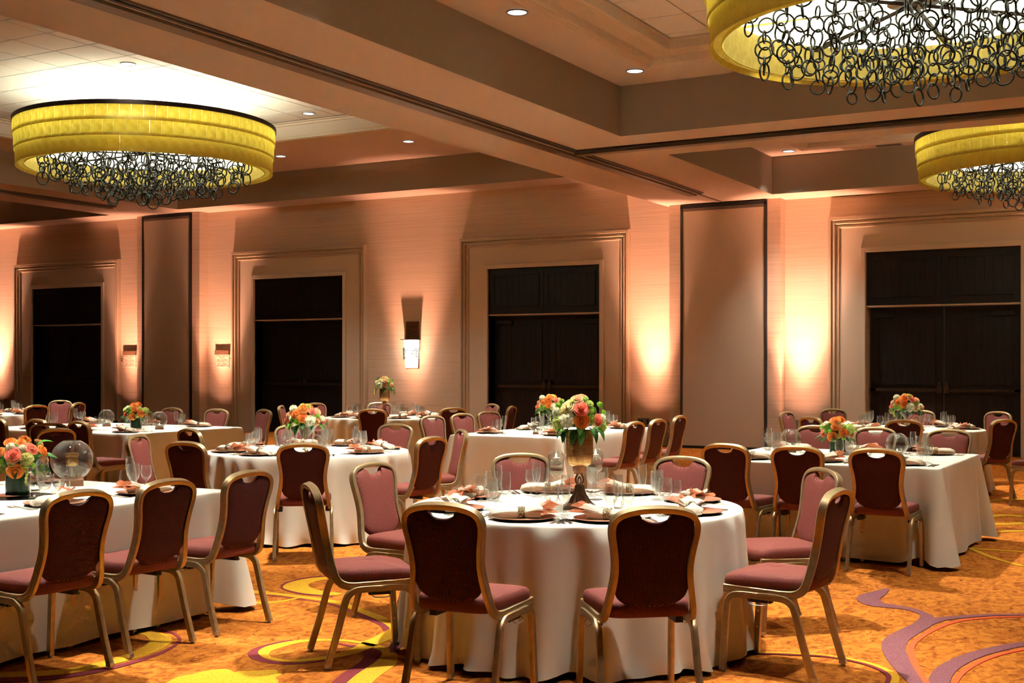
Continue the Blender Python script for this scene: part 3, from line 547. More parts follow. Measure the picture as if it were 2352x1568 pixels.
# ------------------------------------------------------------------ carpet motifs (woven-in swirls lying flush with the pile)
def ribbon(name, pts, widths, mat, lvl, off=0.0, tip=False):
    P = catmull([(x, y, 0) for x, y in pts], 8); n = len(P); rows = []
    for i in range(n):
        t = (P[min(i+1, n-1)]-P[max(i-1, 0)]).normalized(); nr = Vector((-t.y, t.x, 0)); f = i/(n-1)*(len(widths)-1); k = min(int(f), len(widths)-2)
        wd = widths[k]+(widths[k+1]-widths[k])*(f-k); c = P[i]+nr*off
        z = 0.0014+0.00025*lvl; rows.append([tuple(c-nr*wd/2+Vector((0,0,-0.002))), tuple(c-nr*wd/2+Vector((0,0,z))), tuple(c+nr*wd/2+Vector((0,0,z))), tuple(c+nr*wd/2+Vector((0,0,-0.002)))])
    return MB().grid(rows).obj(name, mat, floor, smooth=0)
CARPET_DATA = [('pile_wine', [0.015, 0.02, 0.03, 0.05, 0.05], -0.06, [(-5.72, 6.42), (-5.53, 6.47), (-5.28, 6.47), (-4.97, 6.44), (-4.66, 6.3), (-4.39, 6.15), (-4.22, 6.04), (-4.12, 5.93)]), ('pile_wine', [0.015, 0.02, 0.015], -0.03, [(-4.12, 5.93), (-4.06, 5.61), (-4.02, 5.36), (-4.06, 5.19)]), ('pile_wine', [0.015, 0.04, 0.06, 0.05, 0.02], 0.055, [(-4.06, 5.19), (-4.14, 5.07), (-4.23, 5.03), (-4.35, 5.06), (-4.44, 5.15), (-4.46, 5.28), (-4.43, 5.42)]), ('pile_wine', [0.02, 0.09, 0.1, 0.1], -0.085, [(-4.2, 5.57), (-4.03, 5.55), (-3.91, 5.5), (-3.81, 5.41), (-3.72, 5.24), (-3.65, 5.0), (-3.58, 4.81)]), ('pile_yellow', [0.07, 0.06, 0.06, 0.08, 0.12, 0.08, 0.04, 0.035, 0.09, 0.05, 0.04, 0.06, 0.12, 0.12], 0, [(-5.72, 6.42), (-5.53, 6.47), (-5.28, 6.47), (-4.97, 6.44), (-4.66, 6.3), (-4.39, 6.15), (-4.22, 6.04), (-4.12, 5.93), (-4.06, 5.61), (-4.02, 5.36), (-4.06, 5.19), (-4.14, 5.07), (-4.23, 5.03), (-4.35, 5.06), (-4.44, 5.15), (-4.46, 5.28), (-4.43, 5.42), (-4.33, 5.52), (-4.2, 5.57), (-4.03, 5.55), (-3.91, 5.5), (-3.81, 5.41), (-3.72, 5.24), (-3.65, 5.0), (-3.58, 4.81)]), ('pile_wine', [0.02, 0.03, 0.03, 0.02], -0.09, [(-5.53, 7.17), (-5.61, 7.06), (-5.61, 6.88), (-5.53, 6.74), (-5.37, 6.66), (-5.23, 6.65), (-5.1, 6.67)]), ('pile_yellow', [0.1, 0.14, 0.18, 0.14, 0.08], 0, [(-5.53, 7.17), (-5.61, 7.06), (-5.61, 6.88), (-5.53, 6.74), (-5.37, 6.66), (-5.23, 6.65), (-5.1, 6.67)]), ('pile_yellow', [0.08, 0.05, 0.02], 0, [(-5.48, 6.15), (-5.36, 6.18), (-5.28, 6.27), (-5.26, 6.45)]), ('pile_purple', [0.03, 0.08, 0.07, 0.02], 0, [(-4.09, 5.88), (-3.98, 5.75), (-3.89, 5.58), (-3.82, 5.45)]), ('pile_wine', [0.1, 0.06, 0.02, 0.02], -0.1, [(-5.27, 4.07), (-5.06, 4.24), (-4.98, 4.39), (-4.96, 4.6), (-4.99, 4.83), (-5.09, 5.04), (-5.25, 5.15), (-5.4, 5.16)]), ('pile_yellow', [0.1, 0.11, 0.1, 0.12, 0.12, 0.06], 0, [(-5.27, 4.07), (-5.06, 4.24), (-4.98, 4.39), (-4.96, 4.6), (-4.99, 4.83), (-5.09, 5.04), (-5.25, 5.15), (-5.4, 5.16)]), ('pile_yellow', [0.12, 0.03], 0, [(-5.74, 6.42), (-5.56, 6.5)]), ('pile_purple', [0.03, 0.14, 0.15, 0.12, 0.07, 0.06, 0.1, 0.12, 0.13, 0.12, 0.11, 0.1], 0, [(-1.97, 8.68), (-1.99, 8.45), (-2.0, 8.26), (-1.92, 8.09), (-1.81, 8.06), (-1.7, 8.03), (-1.61, 7.95), (-1.54, 7.82), (-1.52, 7.59), (-1.55, 7.3), (-1.56, 7.07), (-1.52, 6.84), (-1.44, 6.6), (-1.34, 6.36), (-1.23, 6.13)]), ('pile_purple', [0.1, 0.07, 0.05, 0.04], 0, [(-1.52, 7.57), (-1.46, 7.79), (-1.35, 7.94), (-1.22, 8.07), (-1.04, 8.19), (-0.89, 8.26)]), ('pile_purple', [0.1, 0.1, 0.09, 0.08, 0.07], 0, [(-1.16, 6.12), (-1.19, 6.4), (-1.18, 6.64), (-1.12, 6.92), (-1.02, 7.17), (-0.93, 7.32), (-0.83, 7.43)]), ('pile_red', [0.02, 0.03, 0.035, 0.035, 0.03], 0, [(-0.89, 8.22), (-1.03, 8.13), (-1.23, 7.96), (-1.36, 7.77), (-1.43, 7.49), (-1.46, 7.17), (-1.45, 6.93), (-1.39, 6.68), (-1.31, 6.43), (-1.2, 6.14)]), ('pile_red', [0.03, 0.03, 0.025], 0, [(-1.1, 6.16), (-1.11, 6.47), (-1.07, 6.78), (-1.0, 7.01), (-0.91, 7.19), (-0.82, 7.35)]), ('pile_wine', [0.02, 0.015, 0.02, 0.03], -0.03, [(-2.21, 6.36), (-2.11, 6.42), (-1.95, 6.48), (-1.78, 6.52), (-1.59, 6.47), (-1.46, 6.37), (-1.38, 6.24), (-1.35, 6.06)]), ('pile_yellow', [0.03, 0.02, 0.02, 0.03, 0.035, 0.04], 0, [(-2.21, 6.36), (-2.11, 6.42), (-1.95, 6.48), (-1.78, 6.52), (-1.59, 6.47), (-1.46, 6.37), (-1.38, 6.24), (-1.35, 6.06)]), ('pile_yellow', [0.1, 0.16, 0.16, 0.12], 0, [(-1.71, 13.46), (-1.87, 13.51), (-2.02, 13.34), (-2.07, 13.05), (-1.93, 12.73), (-1.77, 12.77), (-1.64, 12.93)]), ('pile_yellow', [0.06, 0.06, 0.05], 0, [(-1.91, 12.04), (-1.78, 12.13), (-1.56, 12.29)]), ('pile_yellow', [0.05, 0.05, 0.05], 0, [(-1.82, 10.95), (-1.73, 10.91), (-1.56, 10.92), (-1.39, 10.93)]), ('pile_yellow', [0.03, 0.05, 0.04, 0.03], 0, [(-1.82, 10.91), (-1.72, 10.76), (-1.58, 10.5), (-1.43, 10.3), (-1.29, 10.15)]), ('pile_yellow', [0.06, 0.1, 0.06], 0, [(-2.28, 14.72), (-2.17, 14.98), (-1.93, 15.18)]), ('pile_purple', [0.1, 0.16, 0.1], 0, [(-8.6, 12.2), (-9.3, 12.9), (-9.6, 13.8)])]
for k, (mat, widths, off, pts) in enumerate(CARPET_DATA): ribbon('carpet_swirl', pts, widths, mat, k, off)
bl = [(-4.34, 4.33), (-4.44, 4.5), (-4.42, 4.59), (-4.41, 4.67), (-4.35, 4.75), (-4.26, 4.72), (-4.26, 4.75), (-4.19, 4.8), (-4.12, 4.86), (-4.07, 4.82), (-4.03, 4.8), (-4.02, 4.74), (-3.95, 4.68), (-3.9, 4.53), (-4.02, 4.33)]
cxb = sum(p[0] for p in bl)/len(bl); cyb = sum(p[1] for p in bl)/len(bl)
P = catmull([(x, y, 0) for x, y in bl], 4, True)
MB().add([(cxb, cyb, 0.0017)]+[(p.x, p.y, 0.0017) for p in P], [(0, i+1, (i+1) % len(P)+1) for i in range(len(P))]).obj('carpet_flower', 'pile_yellow', floor, smooth=0)

# ------------------------------------------------------------------ tables
def smoothstep(a, b, x):
    t = max(0, min(1, (x-a)/(b-a))); return t*t*(3-2*t)
def round_cloth(R, seed, n=400):
    rnd = random.Random(seed); ph = [rnd.uniform(0, 2*PI) for _ in range(6)]; K = (14, 21, 27, 35)
    def fold(t): return (0.5*sin(K[0]*t+ph[0]+0.8*sin(3*t+ph[4]))+0.8*sin(K[1]*t+ph[1]+0.9*sin(2*t+ph[5]))+0.55*sin(K[2]*t+ph[2]+0.7*sin(4*t))+0.3*sin(K[3]*t+ph[3]))*(0.75+0.35*sin(2*t+ph[3])+0.2*sin(5*t+ph[2]))
    b = MB(); rows = []
    for rr in (0.02, 0.3, 0.6, 0.82, 0.93, 0.985): rows.append([(R*rr*cos(2*PI*j/n), R*rr*sin(2*PI*j/n), 0.75) for j in range(n)])
    zs = [0.747,0.738,0.72,0.69,0.65,0.60,0.54,0.47,0.40,0.33,0.26,0.19,0.12,0.06,0.015]
    for i, z in enumerate(zs):
        t = (0.75-z)/0.75; row = []
        for j in range(n):
            a = 2*PI*j/n; f = fold(a); f = f if f < 0 else f*0.75
            rr = R+0.004*min(i, 3)+0.030*t+0.035*t*t+f*(0.017*smoothstep(0, 0.12, t)+0.036*smoothstep(0.03, 1.0, t))+0.02*smoothstep(0.85, 1, t)*sin(29*a)
            row.append((rr*cos(a+0.02*t*sin(7*a)), rr*sin(a+0.02*t*sin(7*a)), z+(0.012*(1+sin(11*a+ph[0])) if i == len(zs)-1 else 0)))
        rows.append(row)
    o = len(b.v); b.grid(rows, True); b.f.append(tuple(range(n-1, -1, -1)))
    return b
def rect_cloth(hx, hy, seed):
    rnd = random.Random(seed); ph = [rnd.uniform(0, 2*PI) for _ in range(5)]; pts = []; rc = 0.035
    def edge(x0, y0, x1, y1, nx, ny, m):
        for k in range(m): f = k/m; pts.append((x0+(x1-x0)*f, y0+(y1-y0)*f, nx, ny, f))
    def corner(cx_, cy_, a0):
        for k in range(7): a = a0+PI/2*k/6; pts.append((cx_+rc*cos(a), cy_+rc*sin(a), cos(a), sin(a), -1))
    mx_, my_ = int(hx*60), int(hy*60)
    edge(hx, -hy+rc, hx, hy-rc, 1, 0, my_); corner(hx-rc, hy-rc, 0); edge(hx-rc, hy, -hx+rc, hy, 0, 1, mx_); corner(-hx+rc, hy-rc, PI/2)
    edge(-hx, hy-rc, -hx, -hy+rc, -1, 0, my_); corner(-hx+rc, -hy+rc, PI); edge(-hx+rc, -hy, hx-rc, -hy, 0, -1, mx_); corner(hx-rc, -hy+rc, 1.5*PI)
    b = MB(); rows = []
    for s_ in (0.02, 0.5, 0.9, 0.985): rows.append([(x*s_, y*s_, 0.75) for x, y, *_ in pts])
    zs = [0.747,0.738,0.72,0.68,0.62,0.54,0.45,0.36,0.27,0.18,0.09,0.03]; N = len(pts)
    for i, z in enumerate(zs):
        t = (0.75-z)/0.75; row = []
        for j, (x, y, nx, ny, f) in enumerate(pts):
            dx = min(abs(abs(x)-hx), 9); dy = min(abs(abs(y)-hy), 9); dc = math.hypot(abs(x)-hx, abs(y)-hy)
            s_ = (x*ny-y*nx)
            off = 0.003*min(i, 3)+0.02*t+0.16*t*math.exp(-(dc/0.07)**2)-0.085*t*math.exp(-((dc-0.15)/0.045)**2)+0.05*t*math.exp(-((dc-0.26)/0.07)**2)
            off += t*smoothstep(0.2, 1, t)*(0.014*sin(6*s_+ph[0])+0.01*sin(13*s_+ph[1]))*(1-math.exp(-(dc/0.3)**2))
            row.append((x+nx*off, y+ny*off, z+(0.035*math.exp(-((dc-0.16)/0.09)**2)+0.006*sin(9*s_+ph[2]) if i == len(zs)-1 else 0)))
        rows.append(row)
    b.grid(rows, True); b.f.append(tuple(range(N-1, -1, -1))); return b
class Tb: pass
TABLES = {}
def table(key, cx_, cy_, label, short, R=None, hx=None, hy=None, power=1.0, seed=0, lamp=None, fixture=True):
    t = Tb(); t.c = (cx_, cy_); t.R = R; t.hx = hx; t.hy = hy; t.short = short; TABLES[key] = t
    r = thing('banquet_table', label, 'table', (cx_, cy_, 0), 0, 'cloth-covered banquet tables')
    (round_cloth(R, seed) if R else rect_cloth(hx, hy, seed)).obj('tablecloth', 'cloth', r, smooth=60)
    lx, ly, zc = lamp
    if fixture: p = thing('table_spotlight', 'recessed ceiling spotlight above the '+short, 'ceiling light', (lx, ly, zc-0.004), 0, 'recessed table spotlights')
    if fixture: put('lens', lens_me, p); put('trim_ring', trim_me, p)
    else: p = [o for o in S.objects if o.name.startswith('downlight') and o.type == 'EMPTY' and (o.location-Vector(lamp)).length < 0.1][0]
    light('table_lamp', 'SPOT', (0,0,-0.04), P_TABLE*power*((zc-0.75)/4.5)**2, NEUT, p, 0.06, (cx_-lx, cy_-ly, 0.4-zc), 54, 0.6)
    return t
table('T1', -3.12, 6.22, 'round cream-clothed table in the front centre with the gold urn', 'front round table', R=0.915, seed=3, lamp=(-3.0,6.35,5.3))
table('T2', -6.25, 4.22, 'long cream-clothed table at the left front edge with glass globe', 'left front long table', hx=0.87, hy=1.70, seed=4, lamp=(-6.2,4.6,5.15))
table('T3', -7.25, 9.0, 'round cream-clothed table left of centre with martini glass vase', 'middle round table', R=0.915, seed=5, lamp=(-6.25,8.35,5.15))
table('T4', -6.82, 13.15, 'rectangular cream-clothed table at centre back before the right centre doors', 'centre back table', hx=0.69, hy=1.33, seed=6, lamp=(-6.25,14.09,5.15), fixture=False)
table('T6', -2.80, 10.63, 'rectangular cream-clothed table at right with low green vase', 'right square table', hx=0.97, hy=0.89, seed=7, lamp=(-4.5,11.5,5.3))
table('T7', -12.05, 11.05, 'rectangular cream-clothed table at left back before the narrow partition', 'left back table', hx=1.35, hy=0.95, seed=8, lamp=(-12.0,11.0,6.0))
table('T8', -10.9, 15.4, 'far round cream-clothed table below the wall sconce', 'far round table', R=0.915, seed=9, lamp=(-10.95,15.4,6.0))
table('T9', -17.2, 13.2, 'round cream-clothed table at the far left edge', 'far left round table', R=0.915, seed=10, lamp=(-17.3,13.0,6.0))
table('T10', -3.35, 15.75, 'far round cream-clothed table before the rightmost doors', 'far right round table', R=0.915, seed=11, lamp=(-4.2,16.72,5.15))

# ------------------------------------------------------------------ chairs
sec = [(-0.011,-0.015),(-0.011,0.015),(-0.008,0.017),(0.008,0.017)]
for k in range(5):
    z0 = 0.0145-k*0.0062; sec += [(0.0115, z0), (0.0115, z0-0.0038), (0.0088, z0-0.0044), (0.0088, z0-0.0056)]
sec += [(0.0105,-0.0165),(-0.008,-0.017)]
sec = list(reversed(sec))
half = [(0.205,0.215,0.418),(0.205,0.0,0.412),(0.205,-0.10,0.410),(0.204,-0.155,0.416),(0.199,-0.192,0.440),(0.192,-0.212,0.485),(0.180,-0.228,0.55),(0.171,-0.240,0.61),(0.170,-0.252,0.67),(0.179,-0.266,0.74),(0.190,-0.278,0.80),(0.1885,-0.287,0.845),(0.169,-0.293,0.875),(0.13,-0.297,0.894),(0.07,-0.300,0.905),(0.0,-0.301,0.908)]
full = half + [(-x, y, z) for x, y, z in reversed(half[:-1])]
frame_me = MB().sweep(catmull(full, 4), [(a*1.12, b*1.18) for a, b in sec], (1,0,0)).mesh('back_frame', 'chair_gold', 40)
def back_y(z): return -0.212-(z-0.485)*0.21
side = [(x, z) for x, y, z in half if z > 0.47]
side_s = [(p.x, p.y) for p in catmull([(x, z, 0) for x, z in side], 5)]
outl = []
for x, z in side_s:
    if z < 0.545: continue
    k = 0.013
    dx, dz = -x, 0.70-z; ln = math.hypot(dx, dz)
    if z > 0.86: outl.append((x, z-k))
    else: outl.append((x-k, z-(k*0.5 if z > 0.83 else 0)))
fin = []
for x, z in outl:
    if x < 0.072: continue
    fin.append((x, z))
nt = [(0.07*cos(PI/2*k/8), 0.885-0.034*sin(PI/2*k/8)) for k in range(0, 9)]
low = [(0.163*cos(PI/2*k/10)**0.75 if k < 10 else 0.0, 0.545-0.075*sin(PI/2*k/10)) for k in range(10, -1, -1)]
hf = low[:-1] + fin + nt                       # bottom centre -> side -> notch centre
loop = hf + [(-x, z) for x, z in reversed(hf[1:-1])]
def pad():
    b = MB(); rows = []; c = (0.0, 0.695)
    for s_, yo in ((0.25,0.030),(0.55,0.029),(0.8,0.026),(0.92,0.021),(0.975,0.012),(1.0,0.0),(0.985,-0.008),(0.94,-0.013),(0.7,-0.015),(0.3,-0.0155)):
        rows.append([(c[0]+(x-c[0])*s_, back_y(c[1]+(z-c[1])*s_)+yo, c[1]+(z-c[1])*s_) for x, z in loop])
    n = len(loop); b.grid(rows, True); b.f.append(tuple(range(n-1, -1, -1))); b.f.append(tuple(range((len(rows)-1)*n, len(rows)*n))); return b
_p = pad(); pad_me = _p.mesh('backrest', 'chair_fabric', 60, mats=['chair_fabric_shaded']); pad_me.polygons.foreach_set('material_index', [1 if p.normal.y < -0.1 else 0 for p in pad_me.polygons])
def seat():
    b = MB(); rows = []; lp = []; n = 48
    for k in range(n):
        a = 2*PI*k/n; c_, s_ = cos(a), sin(a); e = 0.34
        x = (abs(c_)**e)*(1 if c_ > 0 else -1); y = (abs(s_)**e)*(1 if s_ > 0 else -1)
        lp.append((x*(0.209+0.014*y), 0.012+y*0.222))
    for s_, z in ((0.3,0.420),(0.9,0.420),(0.97,0.424),(1.0,0.438),(1.005,0.466),(0.985,0.484),(0.945,0.493),(0.82,0.501),(0.5,0.507),(0.2,0.509)):
        rows.append([(x*s_, 0.012+(y-0.012)*s_, z-(0.012*smoothstep(0.12, 0.25, y) if z > 0.46 else 0)) for x, y in lp])
    b.grid(rows, True); b.f.append(tuple(range(n-1, -1, -1))); b.f.append(tuple(range((len(rows)-1)*n, len(rows)*n))); return b
seat_me = seat().mesh('seat', 'chair_fabric', 60)
lsec = [(a*1.15, b*0.98) for a, b in sec]
def leg(s_, front):
    if front: p = [(0.216,0.03,0.394),(0.216,0.10,0.395),(0.2165,0.150,0.391),(0.217,0.180,0.372),(0.218,0.194,0.335),(0.220,0.205,0.18),(0.222,0.215,0.02)]
    else: p = [(0.216,0.03,0.394),(0.216,-0.06,0.394),(0.216,-0.105,0.389),(0.217,-0.138,0.370),(0.218,-0.158,0.335),(0.221,-0.20,0.18),(0.224,-0.25,0.02)]
    return MB().sweep(catmull([(s_*x, y, z) for x, y, z in p], 4), lsec if s_ > 0 else lsec, (s_,0,0))
leg_me = {(s_, f): leg(s_, f).mesh('leg', 'chair_gold', 40) for s_ in (-1, 1) for f in (0, 1)}
def glide(s_, f):
    x, y = (s_*0.222, 0.215) if f else (s_*0.224, -0.25); b = MB(); b.box(x-0.0135, x+0.0135, y-0.017, y+0.017, 0.012, 0.032); return b.lathe([(0.0,0.0),(0.011,0.0),(0.012,0.006),(0.009,0.013)], 10, (x, y, 0))
glide_me = {k: glide(*k).mesh('glide', 'glide_metal', 40) for k in leg_me}
def rivets(s_):
    b = MB()
    for z in (0.15, 0.235):
        yb = 0.2045+(0.18-z)*0.06; rows = [[(s_*(0.2205-0.0115-dx), yb+rr*cos(2*PI*j/8), z+rr*sin(2*PI*j/8)) for j in range(8)] for rr, dx in ((0.007,0),(0.006,0.003),(0.001,0.004))]
        b.grid(rows, True)
    return b
rivet_me = {s_: rivets(s_).mesh('rivets', 'steel', 60) for s_ in (-1, 1)}
brk_me = {s_: MB().box(*sorted((s_*0.17, s_*0.206)), -0.03, 0.09, 0.360, 0.392).mesh('gang_bracket', 'rubber', 0) for s_ in (-1, 1)}
wire_me = {s_: MB().tube(catmull([(s_*0.206,-0.02,0.375),(s_*0.224,-0.02,0.362),(s_*0.23,0.0,0.352),(s_*0.23,0.06,0.352),(s_*0.224,0.08,0.362),(s_*0.206,0.08,0.375)], 3), 0.003, 5).mesh('gang_wire', 'glide_metal', 60) for s_ in (-1, 1)}
CH_GROUP = 'burgundy and gold banquet chairs'
def chair(top, face, label, near=True):
    f = Vector((face[0], face[1])).normalized(); rz = math.atan2(-f.x, f.y)
    r = thing('banquet_chair', label, 'chair', (top[0]+f.x*0.30, top[1]+f.y*0.30, 0), rz, CH_GROUP)
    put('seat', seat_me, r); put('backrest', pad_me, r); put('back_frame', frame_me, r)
    for k in leg_me:
        l_ = put('leg', leg_me[k], r); put('glide', glide_me[k], l_)
        if near and k[1]: put('rivets', rivet_me[k[0]], l_)
    if near:
        for s_ in (-1, 1): b_ = put('gang_bracket', brk_me[s_], r); put('gang_wire', wire_me[s_], b_)
    return r
B = 'burgundy gold-framed banquet chair, '
CHAIRS = [
 ('T1',(-2.99,4.64),None,'nearest, back to camera, front centre left of round table'), ('T1',(-2.11,4.98),None,'nearest, back to camera, front centre right of round table'),
 ('T1',(-4.09,5.09),None,'side-on with pink seat at left of front round table'), ('T1',(-4.61,6.35),None,'front turned right, behind the side-on chair of front round table'),
 ('T1',(-4.20,7.52),None,'facing camera behind goblets, left of the gold urn'), ('T1',(-3.11,7.80),None,'facing camera behind goblets, right of the gold urn'),
 ('T1',(-2.03,7.32),None,'facing left, upper of two at right of front round table'), ('T1',(-1.63,6.13),None,'facing left, lower of two at right of front round table'),
 ('T2',(-4.82,4.24),(-1,0.05),'leftmost of three in the front left row'), ('T2',(-4.87,4.88),(-1,0.02),'middle of three in the front left row'), ('T2',(-4.86,5.51),(-1,0),'rightmost of three in the front left row'),
 ('T3',(-6.20,7.64),None,'back to camera in front of the martini vase'), ('T3',(-7.16,7.35),None,'dark back at left of middle round table, lower of two'),
 ('T3',(-8.60,8.88),(0.25,0.97),'dark back at left of middle round table, upper of two'), ('T3',(-8.25,7.88),(0.95,0.35),'seen edge-on at left of middle round table'),
 ('T3',(-8.23,10.0),None,'facing camera behind the martini vase'), ('T3',(-7.43,10.67),None,'facing camera at right rear of middle round table'),
 ('T3',(-6.23,10.04),None,'edge-on against the centre back tablecloth'), ('T3',(-5.81,8.88),None,'reddish back at right of middle round table'),
 ('T4',(-5.47,12.35),(-1,0.1),'nearest of three at right of centre back table'), ('T4',(-5.51,13.08),(-1,0.06),'middle of three at right of centre back table'), ('T4',(-5.66,14.11),(-1,0),'farthest of three at right of centre back table'),
 ('T4',(-8.28,12.63),(1,-0.25),'nearest of three at left of centre back table'), ('T4',(-8.32,13.38),(1,-0.25),'middle of three at left of centre back table'), ('T4',(-8.41,14.19),(1,-0.3),'farthest of three at left of centre back table'),
 ('T6',(-3.33,9.21),(0.12,1),'leftmost of three with backs to camera at right table'), ('T6',(-2.77,9.23),(0,1),'middle of three with backs to camera at right table'), ('T6',(-2.18,9.23),(0,1),'rightmost of three with backs to camera at right table'),
 ('T6',(-3.53,12.45),(0.1,-1),'leftmost of three facing camera behind right table'), ('T6',(-2.93,12.39),(0.1,-1),'middle of three facing camera behind right table'), ('T6',(-2.22,12.31),(0.1,-1),'rightmost of three facing camera behind right table'),
 ('T7',(-10.78,9.46),(0.15,1),'dark back nearest the left back table corner'), ('T7',(-11.63,9.61),(0.1,1),'dark back second from left back table corner'), ('T7',(-12.25,9.55),(0.1,1),'dark back cut by the left edge at left back table'),
 ('T7',(-13.01,13.12),(0,-1),'facing camera before the narrow partition'), ('T7',(-12.09,13.04),(0.1,-1),'facing camera under the right capacity sign'), ('T7',(-11.42,13.25),(-0.35,-0.94),'facing camera left of the second doors'),
 ('X',(-10.65,8.96),(0.8,-0.6),'mauve front partly hidden, behind left front bouquet'), ('X',(-9.71,8.26),(-0.97,0.25),'dark reddish back just behind left front bouquet'),
 ('T8',(-10.22,14.10),None,'black-looking back in front of the far round table'), ('T8',(-12.67,15.91),None,'facing camera behind the martini bouquet, far left of far round table'),
 ('T8',(-12.30,14.63),None,'seen edge-on before the second doors'), ('T8',(-11.90,16.61),None,'behind the far gold urn, facing camera'),
 ('T8',(-9.52,15.1),(-0.75,0.66),'dark back right of the far round table'), ('T8',(-9.95,16.95),(-0.5,-0.86),'just behind the dark back right of far round table'), ('T8',(-9.15,16.15),(-0.97,-0.2),'thin edge-on slice before the third doors'),
 ('T9',(-15.66,12.96),None,'dark back right of far left round table'), ('T9',(-17.43,14.92),(0.5,-0.87),'tall mauve front before the leftmost doors'), ('T9',(-16.16,14.20),(-0.95,-0.32),'small side-on one before the leftmost doors'), ('T9',(-18.75,13.60),None,'cut by the left edge at the far left table'),
 ('T10',(-4.94,15.98),None,'edge-on beside the wide partition'), ('T10',(-4.19,14.51),None,'low dark back behind the right table, left of bouquets'), ('T10',(-4.67,17.24),None,'facing camera before the pink-lit wall'),
 ('T10',(-3.05,14.21),None,'dark back in front of the far right bouquet'), ('T10',(-3.51,17.33),None,'facing camera behind the far right bouquet'), ('T10',(-2.51,17.35),None,'facing camera at far right by the rightmost doors'),
 ('T10',(-2.10,14.92),None,'black-looking back at right, before the rightmost doors'), ('T10',(-1.42,14.55),(-0.95,0.30),'cut by the right edge of the picture')]
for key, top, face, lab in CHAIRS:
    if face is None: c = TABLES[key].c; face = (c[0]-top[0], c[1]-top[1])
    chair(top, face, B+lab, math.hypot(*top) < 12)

# ------------------------------------------------------------------ place settings
def two(mb, mat0, mat1, test, name, smooth=50):
    me = mb.mesh(name, mat0, smooth, mats=[mat1]); me.polygons.foreach_set('material_index', [1 if test(p) else 0 for p in me.polygons]); return me
charger_me = two(MB().lathe([(0.0,0.0),(0.10,0.0),(0.115,0.002),(0.162,0.013),(0.165,0.016),(0.162,0.0175),(0.125,0.009),(0.11,0.006),(0.0,0.006)], 48), 'copper_plate', 'plate_under', lambda p: p.normal.z < -0.05, 'charger_plate')
def gl(prof, name, n=20, mat='stemware_glass'): return MB().lathe(prof, n).mesh(name, mat, 60)
gob = [(0.0,0.0),(0.036,0.0),(0.036,0.003),(0.010,0.012),(0.0065,0.022),(0.0085,0.034),(0.006,0.044),(0.013,0.055),(0.028,0.072),(0.0365,0.095),(0.0385,0.118),(0.036,0.148),(0.0345,0.168),(0.0325,0.168),(0.034,0.148),(0.0365,0.118),(0.0345,0.095),(0.025,0.075),(0.0,0.062)]
win = [(0.0,0.0),(0.033,0.0),(0.033,0.003),(0.008,0.010),(0.0045,0.022),(0.0045,0.058),(0.012,0.066),(0.027,0.082),(0.033,0.102),(0.033,0.120),(0.029,0.155),(0.0275,0.155),(0.0315,0.120),(0.0315,0.102),(0.024,0.084),(0.0,0.072)]
flu = [(0.0,0.0),(0.031,0.0),(0.031,0.003),(0.007,0.010),(0.0042,0.022),(0.0042,0.066),(0.010,0.076),(0.020,0.100),(0.0245,0.130),(0.0255,0.160),(0.0225,0.208),(0.021,0.208),(0.024,0.160),(0.023,0.130),(0.018,0.102),(0.0,0.082)]
GL = [('water_goblet', 'short-stemmed water goblet', gl(gob, 'water_goblet'), 0.085, 0.185), ('wine_glass', 'clear stemmed wine glass', gl(win, 'wine_glass'), 0.160, 0.165), ('champagne_flute', 'tall clear champagne flute', gl(flu, 'champagne_flute'), 0.125, 0.250)]
# napkin: gathered cream roll through a beaded ring, copper lining fanning out
def napkin_meshes(seed):
    rnd = random.Random(seed); rows = []
    prof = [(-0.165,0.004,0.003),(-0.155,0.030,0.012),(-0.12,0.036,0.017),(-0.07,0.027,0.018),(-0.02,0.018,0.017),(0.02,0.022,0.018),(0.055,0.040,0.022),(0.085,0.055,0.026)]
    for x, ry, rz_ in prof:
        row = []
        for j in range(22):
            a = 2*PI*j/22; k = 1+0.16*sin(5*a+0.6)+0.08*sin(9*a); row.append((x+0.006*sin(3*a), ry*k*cos(a), 0.001+rz_*0.95+rz_*k*sin(a)))
        rows.append(row)
    cream = MB().grid(rows, True); cream.f.append(tuple(range(21, -1, -1)))
    def petal(mb, x0, ln, wd, ang, lift, curl):
        rs = []
        for i in range(6):
            u = i/5; r_ = []
            for j in range(7):
                v_ = j/6-0.5; wloc = wd*(0.35+0.85*u-0.55*u*u*abs(2*v_)); yy = v_*2*wloc; zz = 0.020+lift*u*(1-0.3*u)+curl*(abs(2*v_)**1.7)*wloc
                xx = x0+ln*u*(1-0.35*abs(2*v_)**1.5*u); r_.append((xx*cos(ang)-yy*sin(ang), xx*sin(ang)+yy*cos(ang), max(0.004, zz)))
            rs.append(r_)
        return mb.grid(rs)
    petal(cream, 0.03, 0.10, 0.042, 0.28, 0.030, 0.55); petal(cream, 0.03, 0.085, 0.040, -0.30, 0.012, 0.5)
    cop = MB(); petal(cop, 0.04, 0.125, 0.045, 0.05, 0.050, 0.75); petal(cop, 0.04, 0.13, 0.036, 0.42, 0.022, 0.6); petal(cop, 0.04, 0.125, 0.036, -0.38, 0.015, 0.55)
    return cream.mesh('cream_fold', 'napkin_cream', 180), cop.mesh('copper_fold', 'napkin_copper', 180)
nap_me = [napkin_meshes(k) for k in range(2)]
b = MB(); rows = []
for i in range(7):
    x = -0.016+0.032*i/6; rows.append([(x, (0.0225+0.0018*((i+j) % 2))*cos(2*PI*j/26), 0.019+(0.0215+0.0018*((i+j) % 2))*sin(2*PI*j/26)) for j in range(26)])
nring_me = b.grid(rows, True).mesh('napkin_ring', 'beads', 0)
